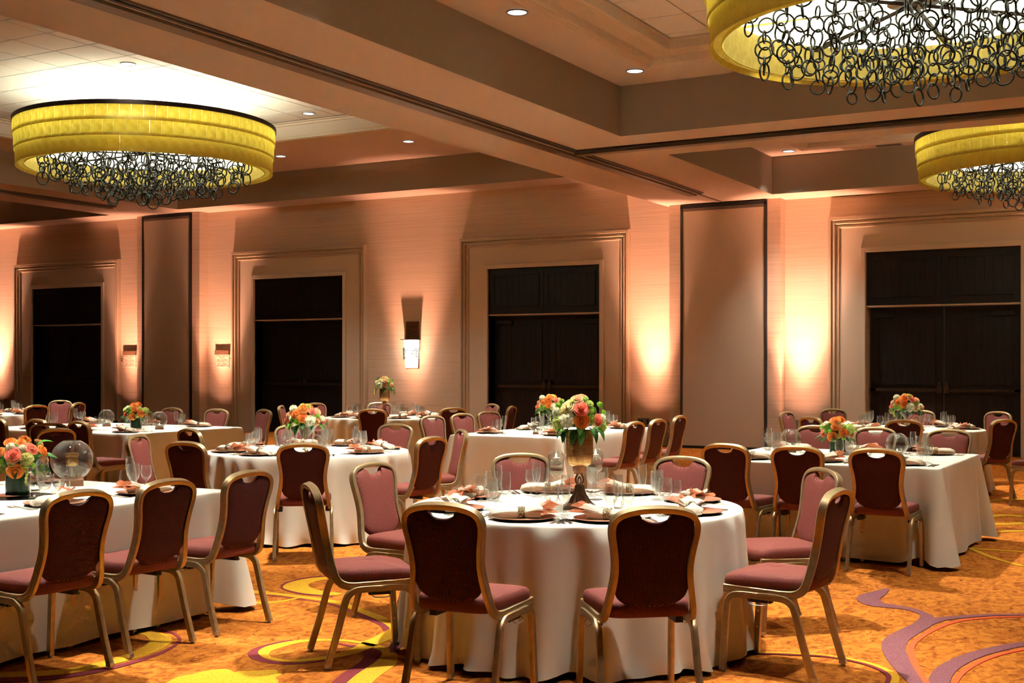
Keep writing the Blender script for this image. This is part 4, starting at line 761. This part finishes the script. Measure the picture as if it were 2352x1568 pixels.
def bar(mb, pts, t=0.0018):               # flat tapered bar along y: (y, halfwidth, z)
    rows = [[(-w_, y, z), (w_, y, z), (w_, y, z+t), (-w_, y, z+t)] for y, w_, z in pts]
    mb.grid(rows, True); o = len(mb.v); mb.f.append((o-4, o-3, o-2, o-1)); mb.f.append((o-4*len(pts)+3, o-4*len(pts)+2, o-4*len(pts)+1, o-4*len(pts))); return mb
fk = bar(MB(), [(-0.10,0.007,0.002),(-0.095,0.009,0.002),(-0.05,0.006,0.003),(0.02,0.0035,0.008),(0.035,0.009,0.006),(0.05,0.012,0.003)])
for k in range(4):
    s_ = MB(); bar(s_, [(0.05,0.0019,0.003),(0.075,0.0017,0.002),(0.10,0.001,0.008)]); fk.add([(x+(-0.0095+0.0063*k), y, z) for x, y, z in s_.v], s_.f)
kn = bar(MB(), [(-0.11,0.007,0.002),(-0.10,0.009,0.002),(-0.02,0.006,0.003),(0.0,0.007,0.003),(0.02,0.0095,0.002),(0.09,0.0085,0.002),(0.115,0.002,0.002)])
sp = bar(MB(), [(-0.10,0.007,0.002),(-0.095,0.009,0.002),(-0.05,0.006,0.003),(0.03,0.0035,0.008),(0.042,0.006,0.006)])
rows = []
for i in range(7):
    a = PI*i/6; yy = 0.066-0.026*cos(a); w_ = 0.019*sin(a)**0.8+0.001; rows.append([(w_*k/3, yy, 0.0065-0.006*(1-(k/3)**2)*sin(a)) for k in range(-3, 4)])
sp.grid(rows)
CUT = [('fork', 'steel dinner fork, outer one left of the charger', fk.mesh('fork', 'steel', 40), -0.235), ('fork', 'steel salad fork, inner one left of the charger', bpy.data.meshes['fork'], -0.20), ('knife', 'steel table knife right of the charger', kn.mesh('knife', 'steel', 40), 0.20), ('spoon', 'steel spoon right of the charger', sp.mesh('spoon', 'steel', 40), 0.232)]
ZT = 0.7505
def setting(t, x, y, din, sn, cutlery, k, flip=1):
    dv = Vector(din).normalized(); rt = Vector((dv.y, -dv.x)); rz = math.atan2(-dv.x, dv.y); wh = '%s of the %s' % (sn, t.short); rnd = random.Random(hash((round(x, 2), round(y, 2))))
    g = 'place settings on the '+t.short
    tag(put('charger_plate', charger_me, None, (x, y, ZT), (0,0,rz)), 'round copper charger plate at the '+wh, 'plate', g)
    na = thing('napkin', 'cream and copper ringed napkin at the '+wh, 'napkin', (x, y, ZT+0.0075), rz+(0.35 if k % 2 else PI-0.3)+rnd.uniform(-.25,.25), g)
    c_, p_ = nap_me[k % 2]; q3 = (1.06,1.3,1.35); put('cream_fold', c_, na, scale=q3); put('copper_fold', p_, na, scale=(1.12,1.35,1.1)); put('napkin_ring', nring_me, na, (-0.01,0,0), scale=(1.15,1.3,1.35))
    for nm, lb, me, r_, i_ in GL:
        p = Vector((x, y))+dv*(i_+rnd.uniform(-.012,.012))+rt*(r_+rnd.uniform(-.012,.012))*flip
        tag(put(nm, me, None, (p.x, p.y, ZT), (0,0,rnd.uniform(0,6))), lb+' at the '+wh, 'glass', g)
    if cutlery:
        for nm, lb, me, r_ in CUT:
            p = Vector((x, y))+rt*r_-dv*0.01
            if t.R and (p-Vector(t.c)).length > t.R-0.06: p -= (p-Vector(t.c)).normalized()*((p-Vector(t.c)).length-(t.R-0.06))
            tag(put(nm, me, None, (p.x, p.y, ZT), (0,0,rz)), lb.replace(' left of the charger', '').replace(' right of the charger', '')+', '+wh, 'cutlery', g)
HOUR = ['twelve', 'one', 'two', 'three', 'four', 'five', 'six', 'seven', 'eight', 'nine', 'ten', 'eleven']
def settings_round(key, angs, cut):
    t = TABLES[key]; c = Vector(t.c); aw = math.atan2(c.y, c.x)     # direction away from the camera is twelve o'clock
    used = set()
    for k, a in enumerate(sorted(angs)):
        d_ = Vector((cos(a), sin(a))); h = round(((aw-a) % (2*PI))/(2*PI)*12) % 12
        while h in used: h = (h+1) % 12
        used.add(h); p = c+d_*0.705; setting(t, p.x, p.y, -d_, HOUR[h]+" o'clock place", cut, k)
def chair_angs(key): return [math.atan2(top[1]-TABLES[key].c[1], top[0]-TABLES[key].c[0]) for kk, top, f_, l_ in CHAIRS if kk == key]
settings_round('T1', chair_angs('T1'), True); settings_round('T3', chair_angs('T3'), True)
for key, o_ in (('T8', 0.1), ('T9', 0.3), ('T10', 0.25)): settings_round(key, [o_+2*PI*k/8 for k in range(8)], False)
ORD = ['first', 'second', 'third']
def settings_rect(key, rows, cut):
    t = TABLES[key]; k = 0
    for side_, din, ps in rows:
        for j, (x, y) in enumerate(ps): setting(t, x, y, din, '%s %s-side place' % (ORD[j], side_), cut, k); k += 1
settings_rect('T2', [('near', (-1,0), [(-5.62,4.12),(-5.66,4.80),(-5.66,5.47)]), ('far', (1,0), [(-6.82,4.25),(-6.82,5.0),(-6.82,5.62)])], True)
settings_rect('T6', [('near', (0,1), [(-3.38,10.0),(-2.78,10.0),(-2.14,10.0)]), ('far', (0,-1), [(-3.42,11.26),(-2.80,11.26),(-2.16,11.26)])], True)
settings_rect('T4', [('right', (-1,0), [(-6.38,12.25),(-6.38,13.05),(-6.38,14.0)]), ('left', (1,0), [(-7.26,12.3),(-7.26,13.2),(-7.26,14.05)])], False)
settings_rect('T7', [('near', (0,1), [(-11.0,10.36),(-11.75,10.36),(-12.6,10.36)]), ('far', (0,-1), [(-13.0,11.74),(-12.1,11.74),(-11.2,11.74)])], False)

# ------------------------------------------------------------------ flowers
def rose():
    b = MB()
    for k, (n, r0, h, op, hw) in enumerate(((3,0.13,1.00,0.02,1.35),(4,0.24,0.98,0.08,1.15),(5,0.38,0.90,0.16,0.98),(5,0.54,0.76,0.24,0.92),(6,0.68,0.56,0.30,0.78))):
        for i in range(n):
            a0 = 2*PI*i/n+k*0.9; rows = []
            for v_ in (0, 0.3, 0.6, 0.82, 0.94, 1.0):
                r_ = []
                for j in range(7):
                    u = j/3-1; a = a0+u*hw*math.sqrt(max(0.02, 1-max(0, v_-0.55)**2*2.6)); rr = r0*(0.5+0.5*sin(v_*PI/2))+op*v_**2.5+0.05*abs(u)*v_
                    r_.append((rr*cos(a), rr*sin(a), -0.35+h*v_-0.10*u*u*v_-(0.16*(v_-0.82)/0.18 if v_ > 0.82 else 0)*(1 if k > 1 else 0.2)))
                rows.append(r_)
            b.grid(rows)
    return b.lathe([(0.0,-0.55),(0.30,-0.45),(0.5,-0.25),(0.35,0.0),(0.12,0.48),(0.0,0.56)], 10)
def ruff(n, seed, lo=0.55):
    b = MB(); rnd = random.Random(seed); b.lathe([(0.0,-0.6),(0.5,-0.4),(0.68,0.0),(0.5,0.45),(0.0,0.62)], 10)
    for i in range(n):
        z = 1-1.55*(i+0.5)/n; r_ = math.sqrt(max(0, 1-z*z)); a = i*2.39996; d_ = Vector((r_*cos(a), r_*sin(a), z)); t = d_.cross(Vector((0.3,0.2,1))).normalized()
        t = Matrix.Rotation(rnd.uniform(0, PI), 3, d_) @ t; s_ = rnd.uniform(0.20, 0.30); base = d_*lo; up = d_.cross(t)
        edge = [d_*(rnd.uniform(0.86, 1.05))+t*s_*(j/4-0.5)*2+up*rnd.uniform(-.08,.08) for j in range(5)]
        b.add([base-t*s_*0.3, base+t*s_*0.3]+edge, [(0,2,3),(0,3,4),(0,4,1),(1,4,5),(1,5,6)])
    return b
def mum_b():
    b = MB(); b.lathe([(0.0,-0.6),(0.6,-0.45),(0.86,0.0),(0.62,0.5),(0.0,0.72)], 12)
    for i in range(46):
        z = 1-1.5*(i+0.5)/46; r_ = math.sqrt(max(0, 1-z*z)); a = i*2.39996; d_ = Vector((r_*cos(a), r_*sin(a), z*0.85)); t = d_.cross(Vector((0.1,0.3,1))).normalized(); u = d_.cross(t)
        b.add([d_*0.8+t*0.13, d_*0.8+u*0.13, d_*0.8-t*0.13, d_*0.8-u*0.13, d_*1.03], [(0,1,4),(1,2,4),(2,3,4),(3,0,4)])
    return b
def leaf_b():
    b = MB(); rows = []
    for i in range(9):
        u = i/8; w_ = 0.23*sin(PI*u**0.8)**0.9+0.004; zz = 0.12*sin(PI*u*0.9)-0.30*u*u
        rows.append([(u, -w_, zz+0.05*w_/0.2), (u, -w_*0.5, zz+0.012), (u, 0, zz), (u, w_*0.5, zz+0.012), (u, w_, zz+0.05*w_/0.2)])
    return b.grid(rows)
FM = {}
for nm in ('orange', 'coral', 'peach', 'yellow'): FM[nm[0].upper()] = ('rose', rose().mesh('rose', 'rose_'+nm, 60))
FM['W'] = ('carnation', ruff(90, 1).mesh('carnation', 'bloom_white', 0)); FM['G'] = ('carnation', ruff(90, 2).mesh('carnation', 'bloom_green', 0)); FM['L'] = ('carnation', ruff(90, 3).mesh('carnation', 'bloom_lime', 0))
FM['M'] = ('button_mum', mum_b().mesh('button_mum', 'mum', 40)); FM['F'] = ('leaf', leaf_b().mesh('leaf', 'leaf', 180)); FM['E'] = ('leaf', leaf_b().mesh('leaf', 'leaf_light', 180))
def bouquet(r, zc, Rb, Rz, flowers, leaves, seed, trails=()):
    rnd = random.Random(seed)
    MB().lathe([(0.0,zc-Rz*0.55),(Rb*0.45,zc-Rz*0.45),(Rb*0.72,zc-Rz*0.1),(Rb*0.62,zc+Rz*0.35),(0.0,zc+Rz*0.62)], 14).obj('foliage_core', 'leaf', r)
    for dx, dz, k, rad, back in flowers:
        qn = max(0.0, 1-(dx/Rb)**2-((dz-zc)/Rz)**2); y = -math.sqrt(qn)*Rb*0.95*(-1 if back else 1)
        d_ = Vector((dx/Rb, y/Rb, (dz-zc)/Rz+0.25)).normalized(); nm, me = FM[k]
        put(nm, me, r, (dx, y, dz), d_.to_track_quat('Z', 'Y').to_euler(), rad)
    for a, z, el, ln, k in leaves:
        nm, me = FM[k]; put(nm, me, r, (Rb*0.62*cos(a), Rb*0.62*sin(a), z), (rnd.uniform(-.4,.4), -el, a), ln)
    for pts in trails:
        P = catmull(pts, 5); o = MB().tube(P, 1.0, 6, scale=[0.006+0.0025*((i*7) % 3) for i in range(len(P))]); o.obj('amaranth_trail', 'amaranth', r)
def from_px(lst, cx_, cz, z0, m):
    fl = []; rnd = random.Random(len(lst))
    for x, y, k, rad in lst: fl.append(((x-cx_)*m, z0+(cz-y)*m, k, rad*m*1.2, False))
    for x, y, k, rad in lst[::2]: fl.append((-(x-cx_)*m, z0+(cz-y)*m, k, rad*m*1.2, True))
    return fl
def leafring(n, z, el, ln, seed):
    rnd = random.Random(seed); return [(2*PI*i/n+rnd.uniform(-.25,.25), z+rnd.uniform(-.012,.012), el+rnd.uniform(-.35,.35), ln*rnd.uniform(.8,1.2), 'F' if rnd.random() < .75 else 'E') for i in range(n)]
def centre(name, label, x, y): return thing(name, label, 'flowers', (x, y, ZT), math.atan2(-x, y), 'floral centrepieces')
def v_green(r, rad, h): MB().lathe([(0.0,0.0),(rad,0.0),(rad*1.01,0.004),(rad*1.01,0.012)], 28).obj('glass_foot', 'clear_glass', r); MB().lathe([(0.0,0.012),(rad*0.98,0.012),(rad,0.02),(rad,h),(rad*0.96,h),(rad*0.96,h-0.02),(0.0,h-0.02)], 28).obj('vase', 'vase_green', r)
def v_martini(r, h, rim, zv):
    MB().lathe([(0.0,0.0),(0.065,0.0),(0.065,0.006),(0.018,0.014),(0.012,0.03),(0.011,zv-0.03),(0.02,zv-0.01),(0.03,zv),(rim,h),(rim-0.004,h),(0.026,zv+0.006),(0.0,zv+0.002)], 32).obj('vase', 'crystal', r)
    MB().lathe([(0.0,zv+0.012),(0.03,zv+0.02),(rim*0.93,h-0.008),(0.0,h-0.008)], 24).obj('water', 'clear_glass', r)
def v_urn(r, k=1.0):
    b = MB(); s_ = 0.088*k
    for hw, z0, z1 in ((s_,0,0.014*k),(s_*0.9,0.014*k,0.022*k),(s_*0.8,0.022*k,0.032*k)): b.box(-hw, hw, -hw, hw, z0, z1)
    b.obj('plinth', 'bronze', r, smooth=0); n = 32; rows = []
    for z, rr in ((0.032,0.058),(0.05,0.048),(0.075,0.034),(0.10,0.026),(0.118,0.0235),(0.128,0.020),(0.132,0.012)):
        rows.append([((rr*(1+0.16*(j % 2)))*k*cos(2*PI*j/n), (rr*(1+0.16*(j % 2)))*k*sin(2*PI*j/n), z*k) for j in range(n)])
    MB().grid(rows, True).obj('tassel_foot', 'bronze', r, smooth=30)
    lp = MB()
    for sx_ in (-1, 1): lp.tube(catmull([(0.0,-0.01*k,0.125*k),(sx_*0.018*k,0,0.140*k),(sx_*0.021*k,0,0.160*k),(sx_*0.014*k,0,0.178*k),(0.008*sx_*k,0,0.19*k)], 4), 0.006*k, 8)
    lp.tube(catmull([(0.0,-0.008*k,0.128*k),(0.009*k,-0.012*k,0.150*k),(0.0,-0.008*k,0.172*k),(-0.009*k,-0.012*k,0.150*k)], 4, True), 0.0045*k, 8, closed=True)
    lp.obj('loop_finial', 'bronze', r); MB().lathe([(0.0,0.186),(0.031,0.188),(0.031,0.198),(0.036,0.2),(0.038,0.228),(0.0,0.228)] if k == 1 else [(a*k, z*k) for a, z in ((0.0,0.186),(0.031,0.188),(0.031,0.198),(0.036,0.2),(0.038,0.228),(0.0,0.228))], 24).obj('collar', 'copper_metal', r)
    MB().lathe([(a*k, z*k) for a, z in ((0.0,0.228),(0.045,0.230),(0.064,0.242),(0.0735,0.265),(0.0755,0.30),(0.0755,0.425),(0.0735,0.425),(0.0735,0.40),(0.0,0.40))], 40).obj('urn', 'gold_mercury', r)
# front round table: gold urn
r = centre('urn_bouquet', 'orange rose bouquet in gold urn on bronze pedestal, front round table', -3.03, 6.09)
v_urn(r)
L1 = [(455,195,'P',72),(350,285,'Y',82),(497,300,'C',84),(505,440,'O',80),(695,435,'C',64),(335,430,'W',80),(245,460,'G',72),(270,220,'M',32),(235,268,'M',40),(540,200,'M',40),(610,320,'M',40),(620,395,'M',34),(620,445,'M',28),(760,350,'M',32),(590,255,'G',46),(215,340,'W',50),(735,520,'G',55),(400,235,'G',40),(740,410,'W',40),(300,345,'L',46)]
bouquet(r, 0.505, 0.142, 0.125, from_px(L1, 478, 400, 0.50, 0.00046), leafring(9, 0.44, -0.5, 0.085, 2)+[(3.3,0.46,0.1,0.11,'F'),(3.45,0.49,0.35,0.09,'F'),(-1.9,0.43,-1.1,0.085,'F'),(-1.5,0.43,-1.3,0.085,'F'),(-0.9,0.44,-0.7,0.1,'F'),(-2.3,0.44,-0.9,0.09,'F')], 2)
# left front table: low green cylinder on a mirror tray
r = centre('low_bouquet', 'coral and orange rose bouquet in low green vase, left front table', -6.2, 4.99)
v_green(r, 0.068, 0.135)
L2 = [(180,140,'O',95),(360,150,'O',80),(235,360,'C',130),(530,270,'C',105),(720,310,'O',95),(760,480,'P',85),(265,650,'O',128),(20,310,'O',80),(450,440,'L',110),(190,225,'W',70),(380,250,'W',60),(430,560,'M',45),(710,610,'M',45),(790,390,'M',40),(730,690,'G',80),(10,600,'G',85),(30,480,'M',45),(560,560,'M',45),(-110,420,'C',100),(-90,640,'P',90),(-60,200,'P',80),(200,480,'L',70)]
bouquet(r, 0.235, 0.175, 0.135, from_px(L2, 305, 430, 0.235, 0.000329), leafring(10, 0.16, -0.2, 0.10, 3)+[(-0.35,0.23,0.2,0.12,'F'),(-0.45,0.19,-0.35,0.12,'F'),(-0.2,0.30,0.5,0.09,'E'),(3.6,0.17,-0.7,0.12,'F')], 3,
        [[(0.045,-0.11,0.17),(0.05,-0.125,0.14),(0.045,-0.12,0.10),(0.05,-0.115,0.07)], [(0.10,-0.10,0.17),(0.115,-0.11,0.14),(0.12,-0.11,0.12)]])
tag(MB().lathe([(0.0,0.0),(0.215,0.0),(0.225,0.003),(0.22,0.006),(0.0,0.006)], 48).obj('mirror_tray', 'plate_under'), 'round dark mirror tray under the low green vase, left front table', 'tray').location = (-6.2, 4.99, ZT-0.0045)
MATS['plate_under'].node_tree.nodes['Principled BSDF'].inputs['Roughness'].default_value = 0.18
# middle round table: crystal martini vase
L3 = [(1700,290,'O',95),(1570,380,'O',82),(1690,445,'O',82),(1860,340,'C',66),(1410,510,'C',72),(1950,340,'P',62),(1930,500,'P',76),(1525,290,'W',62),(1810,500,'W',90),(1420,605,'L',50),(2030,470,'W',48),(1500,500,'M',36),(1555,515,'M',36),(1590,470,'M',42),(1610,545,'M',32),(1870,430,'M',36),(1950,410,'M',46),(1440,400,'P',60),(1780,260,'G',50)]
def martini(label, x, y, h, rim, zv, m, seed):
    r = centre('martini_bouquet', label, x, y); v_martini(r, h, rim, zv); z0 = h+0.07
    bouquet(r, z0, rim*1.5, rim*1.15, from_px(L3, 1735, 440, z0, m), leafring(11, h+0.01, -0.25, rim*0.95, seed)+[(-2.2,h,-0.9,rim*0.9,'F'),(-0.5,h,-0.5,rim*0.9,'F')], seed,
            [[(-0.01,-rim*0.3,h),(-0.015,-rim*0.35,h*0.85),(-0.01,-rim*0.2,h*0.62),(-0.012,-0.03,h*0.45)], [(-rim*1.1,-0.03,h),(-rim*1.2,-0.05,h*0.85),(-rim*1.15,-0.05,h*0.6)]])
martini('orange rose bouquet in crystal martini vase, middle round table', -7.22, 8.93, 0.24, 0.118, 0.12, 0.000503, 4)
martini('orange and white bouquet in footed glass, centre back table', -7.0, 13.3, 0.24, 0.118, 0.13, 0.00050, 5)
martini('orange rose bouquet in footed glass bowl, far right round table', -3.40, 16.0, 0.22, 0.125, 0.12, 0.00056, 6)
L6 = [(1750,70,'O',92),(1755,180,'O',74),(1700,360,'O',88),(1910,275,'O',88),(1540,310,'C',68),(1600,140,'W',55),(2020,220,'G',82),(1640,140,'M',36),(1590,190,'M',42),(1660,260,'M',36),(1575,275,'M',32),(1910,175,'M',42),(1830,115,'M',30),(1905,375,'M',46),(2040,340,'O',50),(1860,150,'P',50),(1810,350,'L',45)]
def low(label, x, y, seed):
    r = centre('low_bouquet', label, x, y); v_green(r, 0.068, 0.125)
    bouquet(r, 0.20, 0.15, 0.125, from_px(L6, 1790, 260, 0.205, 0.00047), leafring(11, 0.135, -0.15, 0.10, seed)+[(-0.2,0.19,0.2,0.12,'E'),(3.3,0.15,0.0,0.11,'F')], seed)
low('orange rose bouquet in low green vase, right square table', -2.92, 10.95, 7)
low('peach and orange bouquet in low green vase, left back table', -11.5, 10.98, 8)
r = centre('urn_bouquet', 'peach rose bouquet in gold urn, far round table under the sconce', -10.93, 15.39)
v_urn(r, 1.0); bouquet(r, 0.50, 0.135, 0.115, from_px([(a, b_, {'C':'P','O':'P'}.get(c, c), d_) for a, b_, c, d_ in L1], 478, 400, 0.50, 0.00044), leafring(10, 0.44, -0.5, 0.10, 9), 9, [[(0.13,-0.05,0.46),(0.15,-0.06,0.40),(0.15,-0.06,0.33)], [(-0.13,-0.05,0.46),(-0.15,-0.06,0.38),(-0.145,-0.06,0.32)]])

# ------------------------------------------------------------------ candle glass
def flame(r, z, s_=1.0, x=0, y=0): MB().lathe([(0.0,0.0),(0.004*s_,0.004*s_),(0.0045*s_,0.009*s_),(0.002*s_,0.018*s_),(0.0,0.024*s_)], 8, (x, y, z)).obj('flame', 'flame', r, smooth=180)
def votive(label, x, y):
    r = thing('votive_candle', label, 'candle', (x, y, ZT), 0, 'glass votive candles')
    MB().lathe([(0.0,0.0),(0.026,0.0),(0.0275,0.004),(0.029,0.062),(0.027,0.062),(0.0255,0.010),(0.0,0.010)], 20).obj('glass_cup', 'clear_glass', r)
    MB().lathe([(0.0,0.0105),(0.0245,0.0105),(0.025,0.022),(0.0,0.022)], 16).obj('wax', 'wax', r); flame(r, 0.022)
for lb, x, y in (('small lit glass votive in front of the gold urn, front round table', -2.83, 5.80), ('lit glass votive right of the gold urn, left one of two', -2.80, 6.10), ('lit glass votive right of the gold urn, right one of two', -2.72, 6.02),
                 ('lit glass votive left of the gold urn by a goblet', -3.18, 5.98), ('lit glass votive beside the low green vase, left front table', -6.30, 5.20), ('lit glass votive below the large glass globe, left front table', -6.22, 5.36),
                 ('small glass votive beside the bowl on the centre back table', -6.80, 12.72), ('lit votive, left one of two before the far right bouquet', -3.30, 15.35), ('lit votive, right one of two before the far right bouquet', -3.14, 15.38), ('lit votive on the far round table near the gold urn', -10.70, 15.05),
                 ('glass votive left of the low vase on the right table', -3.16, 10.72), ('glass votive right of the low vase on the right table', -2.60, 10.74)): votive(lb, x, y)
def globe(label, x, y, rad, block=True, gold=False):
    r = thing('globe_candle', label, 'candle holder', (x, y, ZT), math.atan2(-x, y), 'glass globe candle holders'); z0 = 0.0
    if block: MB().box(-rad*0.52, rad*0.52, -rad*0.52, rad*0.52, 0, rad*0.30).obj('wood_block', 'wood_block', r, smooth=0); z0 = rad*0.30
    n = 16; a0, a1 = -1.25, 1.18
    pr = [(rad*cos(a0+(a1-a0)*k/n), z0+rad*0.95+rad*sin(a0+(a1-a0)*k/n)) for k in range(n+1)]
    MB().lathe([(0.0, pr[0][1])]+pr+[(a*0.972, b_) for a, b_ in reversed(pr)], 36).obj('glass_globe', 'clear_glass', r, smooth=180)
    h = rad*0.32; zb = pr[0][1]+0.004
    if gold:
        MB().lathe([(0.0,zb),(0.034,zb),(0.034,zb+rad*0.62),(0.0,zb+rad*0.62)], 20).obj('glass_riser', 'crystal', r); zb += rad*0.62
        MB().lathe([(0.0,zb),(0.034,zb),(0.041,zb+0.02),(0.036,zb+0.055),(0.042,zb+0.062),(0.042,zb+0.085),(0.038,zb+0.085),(0.034,zb+0.05),(0.0,zb+0.05)], 20).obj('gold_cup', 'gold_mercury', r); flame(r, zb+0.052)
    else:
        MB().lathe([(0.0,zb),(rad*0.36,zb),(rad*0.42,zb+rad*0.55),(rad*0.40,zb+rad*0.55),(rad*0.34,zb+0.006),(0.0,zb+0.006)], 18).obj('inner_cup', 'clear_glass', r)
        MB().lathe([(0.0,zb+0.007),(rad*0.33,zb+0.007),(rad*0.34,zb+rad*0.2),(0.0,zb+rad*0.2)], 14).obj('wax', 'wax', r); flame(r, zb+rad*0.2)
globe('large clear glass globe with gold candle cup, left front table', -6.46, 5.62, 0.134, True, True)
globe('glass globe candle left of the low vase on the right table', -3.34, 10.95, 0.095); globe('glass globe candle right of the low vase on the right table', -2.36, 10.74, 0.095)
globe('glass globe candle left of the bouquet on the left back table', -12.3, 11.25, 0.098); globe('glass globe candle right of the bouquet on the left back table', -11.18, 11.05, 0.098)
globe('small glass bowl candle on wooden block, centre back table', -6.70, 12.36, 0.066)
def stemmed(label, x, y):
    r = thing('stemmed_candle', label, 'candle holder', (x, y, ZT), 0, 'tall stemmed candle holders')
    MB().lathe([(0.0,0.0),(0.042,0.0),(0.042,0.004),(0.010,0.012),(0.006,0.03),(0.006,0.145),(0.012,0.155),(0.034,0.172),(0.043,0.188),(0.0445,0.25),(0.0425,0.25),(0.041,0.19),(0.03,0.176),(0.0,0.168)], 28).obj('glass_stand', 'clear_glass', r)
    a0, a1 = -1.2, 1.0; pr = [(0.046*cos(a0+(a1-a0)*k/12), 0.262+0.046*sin(a0+(a1-a0)*k/12)) for k in range(13)]
    MB().lathe([(0.0, pr[0][1])]+pr+[(a*0.96, b_) for a, b_ in reversed(pr)], 24).obj('glass_bowl', 'clear_glass', r, smooth=180)
    MB().lathe([(0.0,0.190),(0.040,0.190),(0.041,0.205),(0.0,0.205)], 16).obj('sand', 'wood_block', r)
    rnd = random.Random(3); b = MB()
    for i in range(40):
        a = rnd.uniform(0, 6.28); rr = 0.034*math.sqrt(rnd.random()); b.lathe([(0.0,-0.005),(0.005,0.0),(0.0,0.005)], 6, (rr*cos(a), rr*sin(a), 0.235+rnd.uniform(0, 0.012)))
    o = b.obj('pearls', 'pearls', r, smooth=180); o['kind'] = 'stuff'
    MB().lathe([(0.0,0.247),(0.02,0.247),(0.021,0.262),(0.0,0.262)], 14).obj('wax', 'wax', r); flame(r, 0.262, 1.2)
stemmed('tall stemmed glass candle with pearls, left of the gold urn', -3.22, 6.18); stemmed('tall stemmed glass candle with pearls, behind right of the gold urn', -3.14, 6.52)
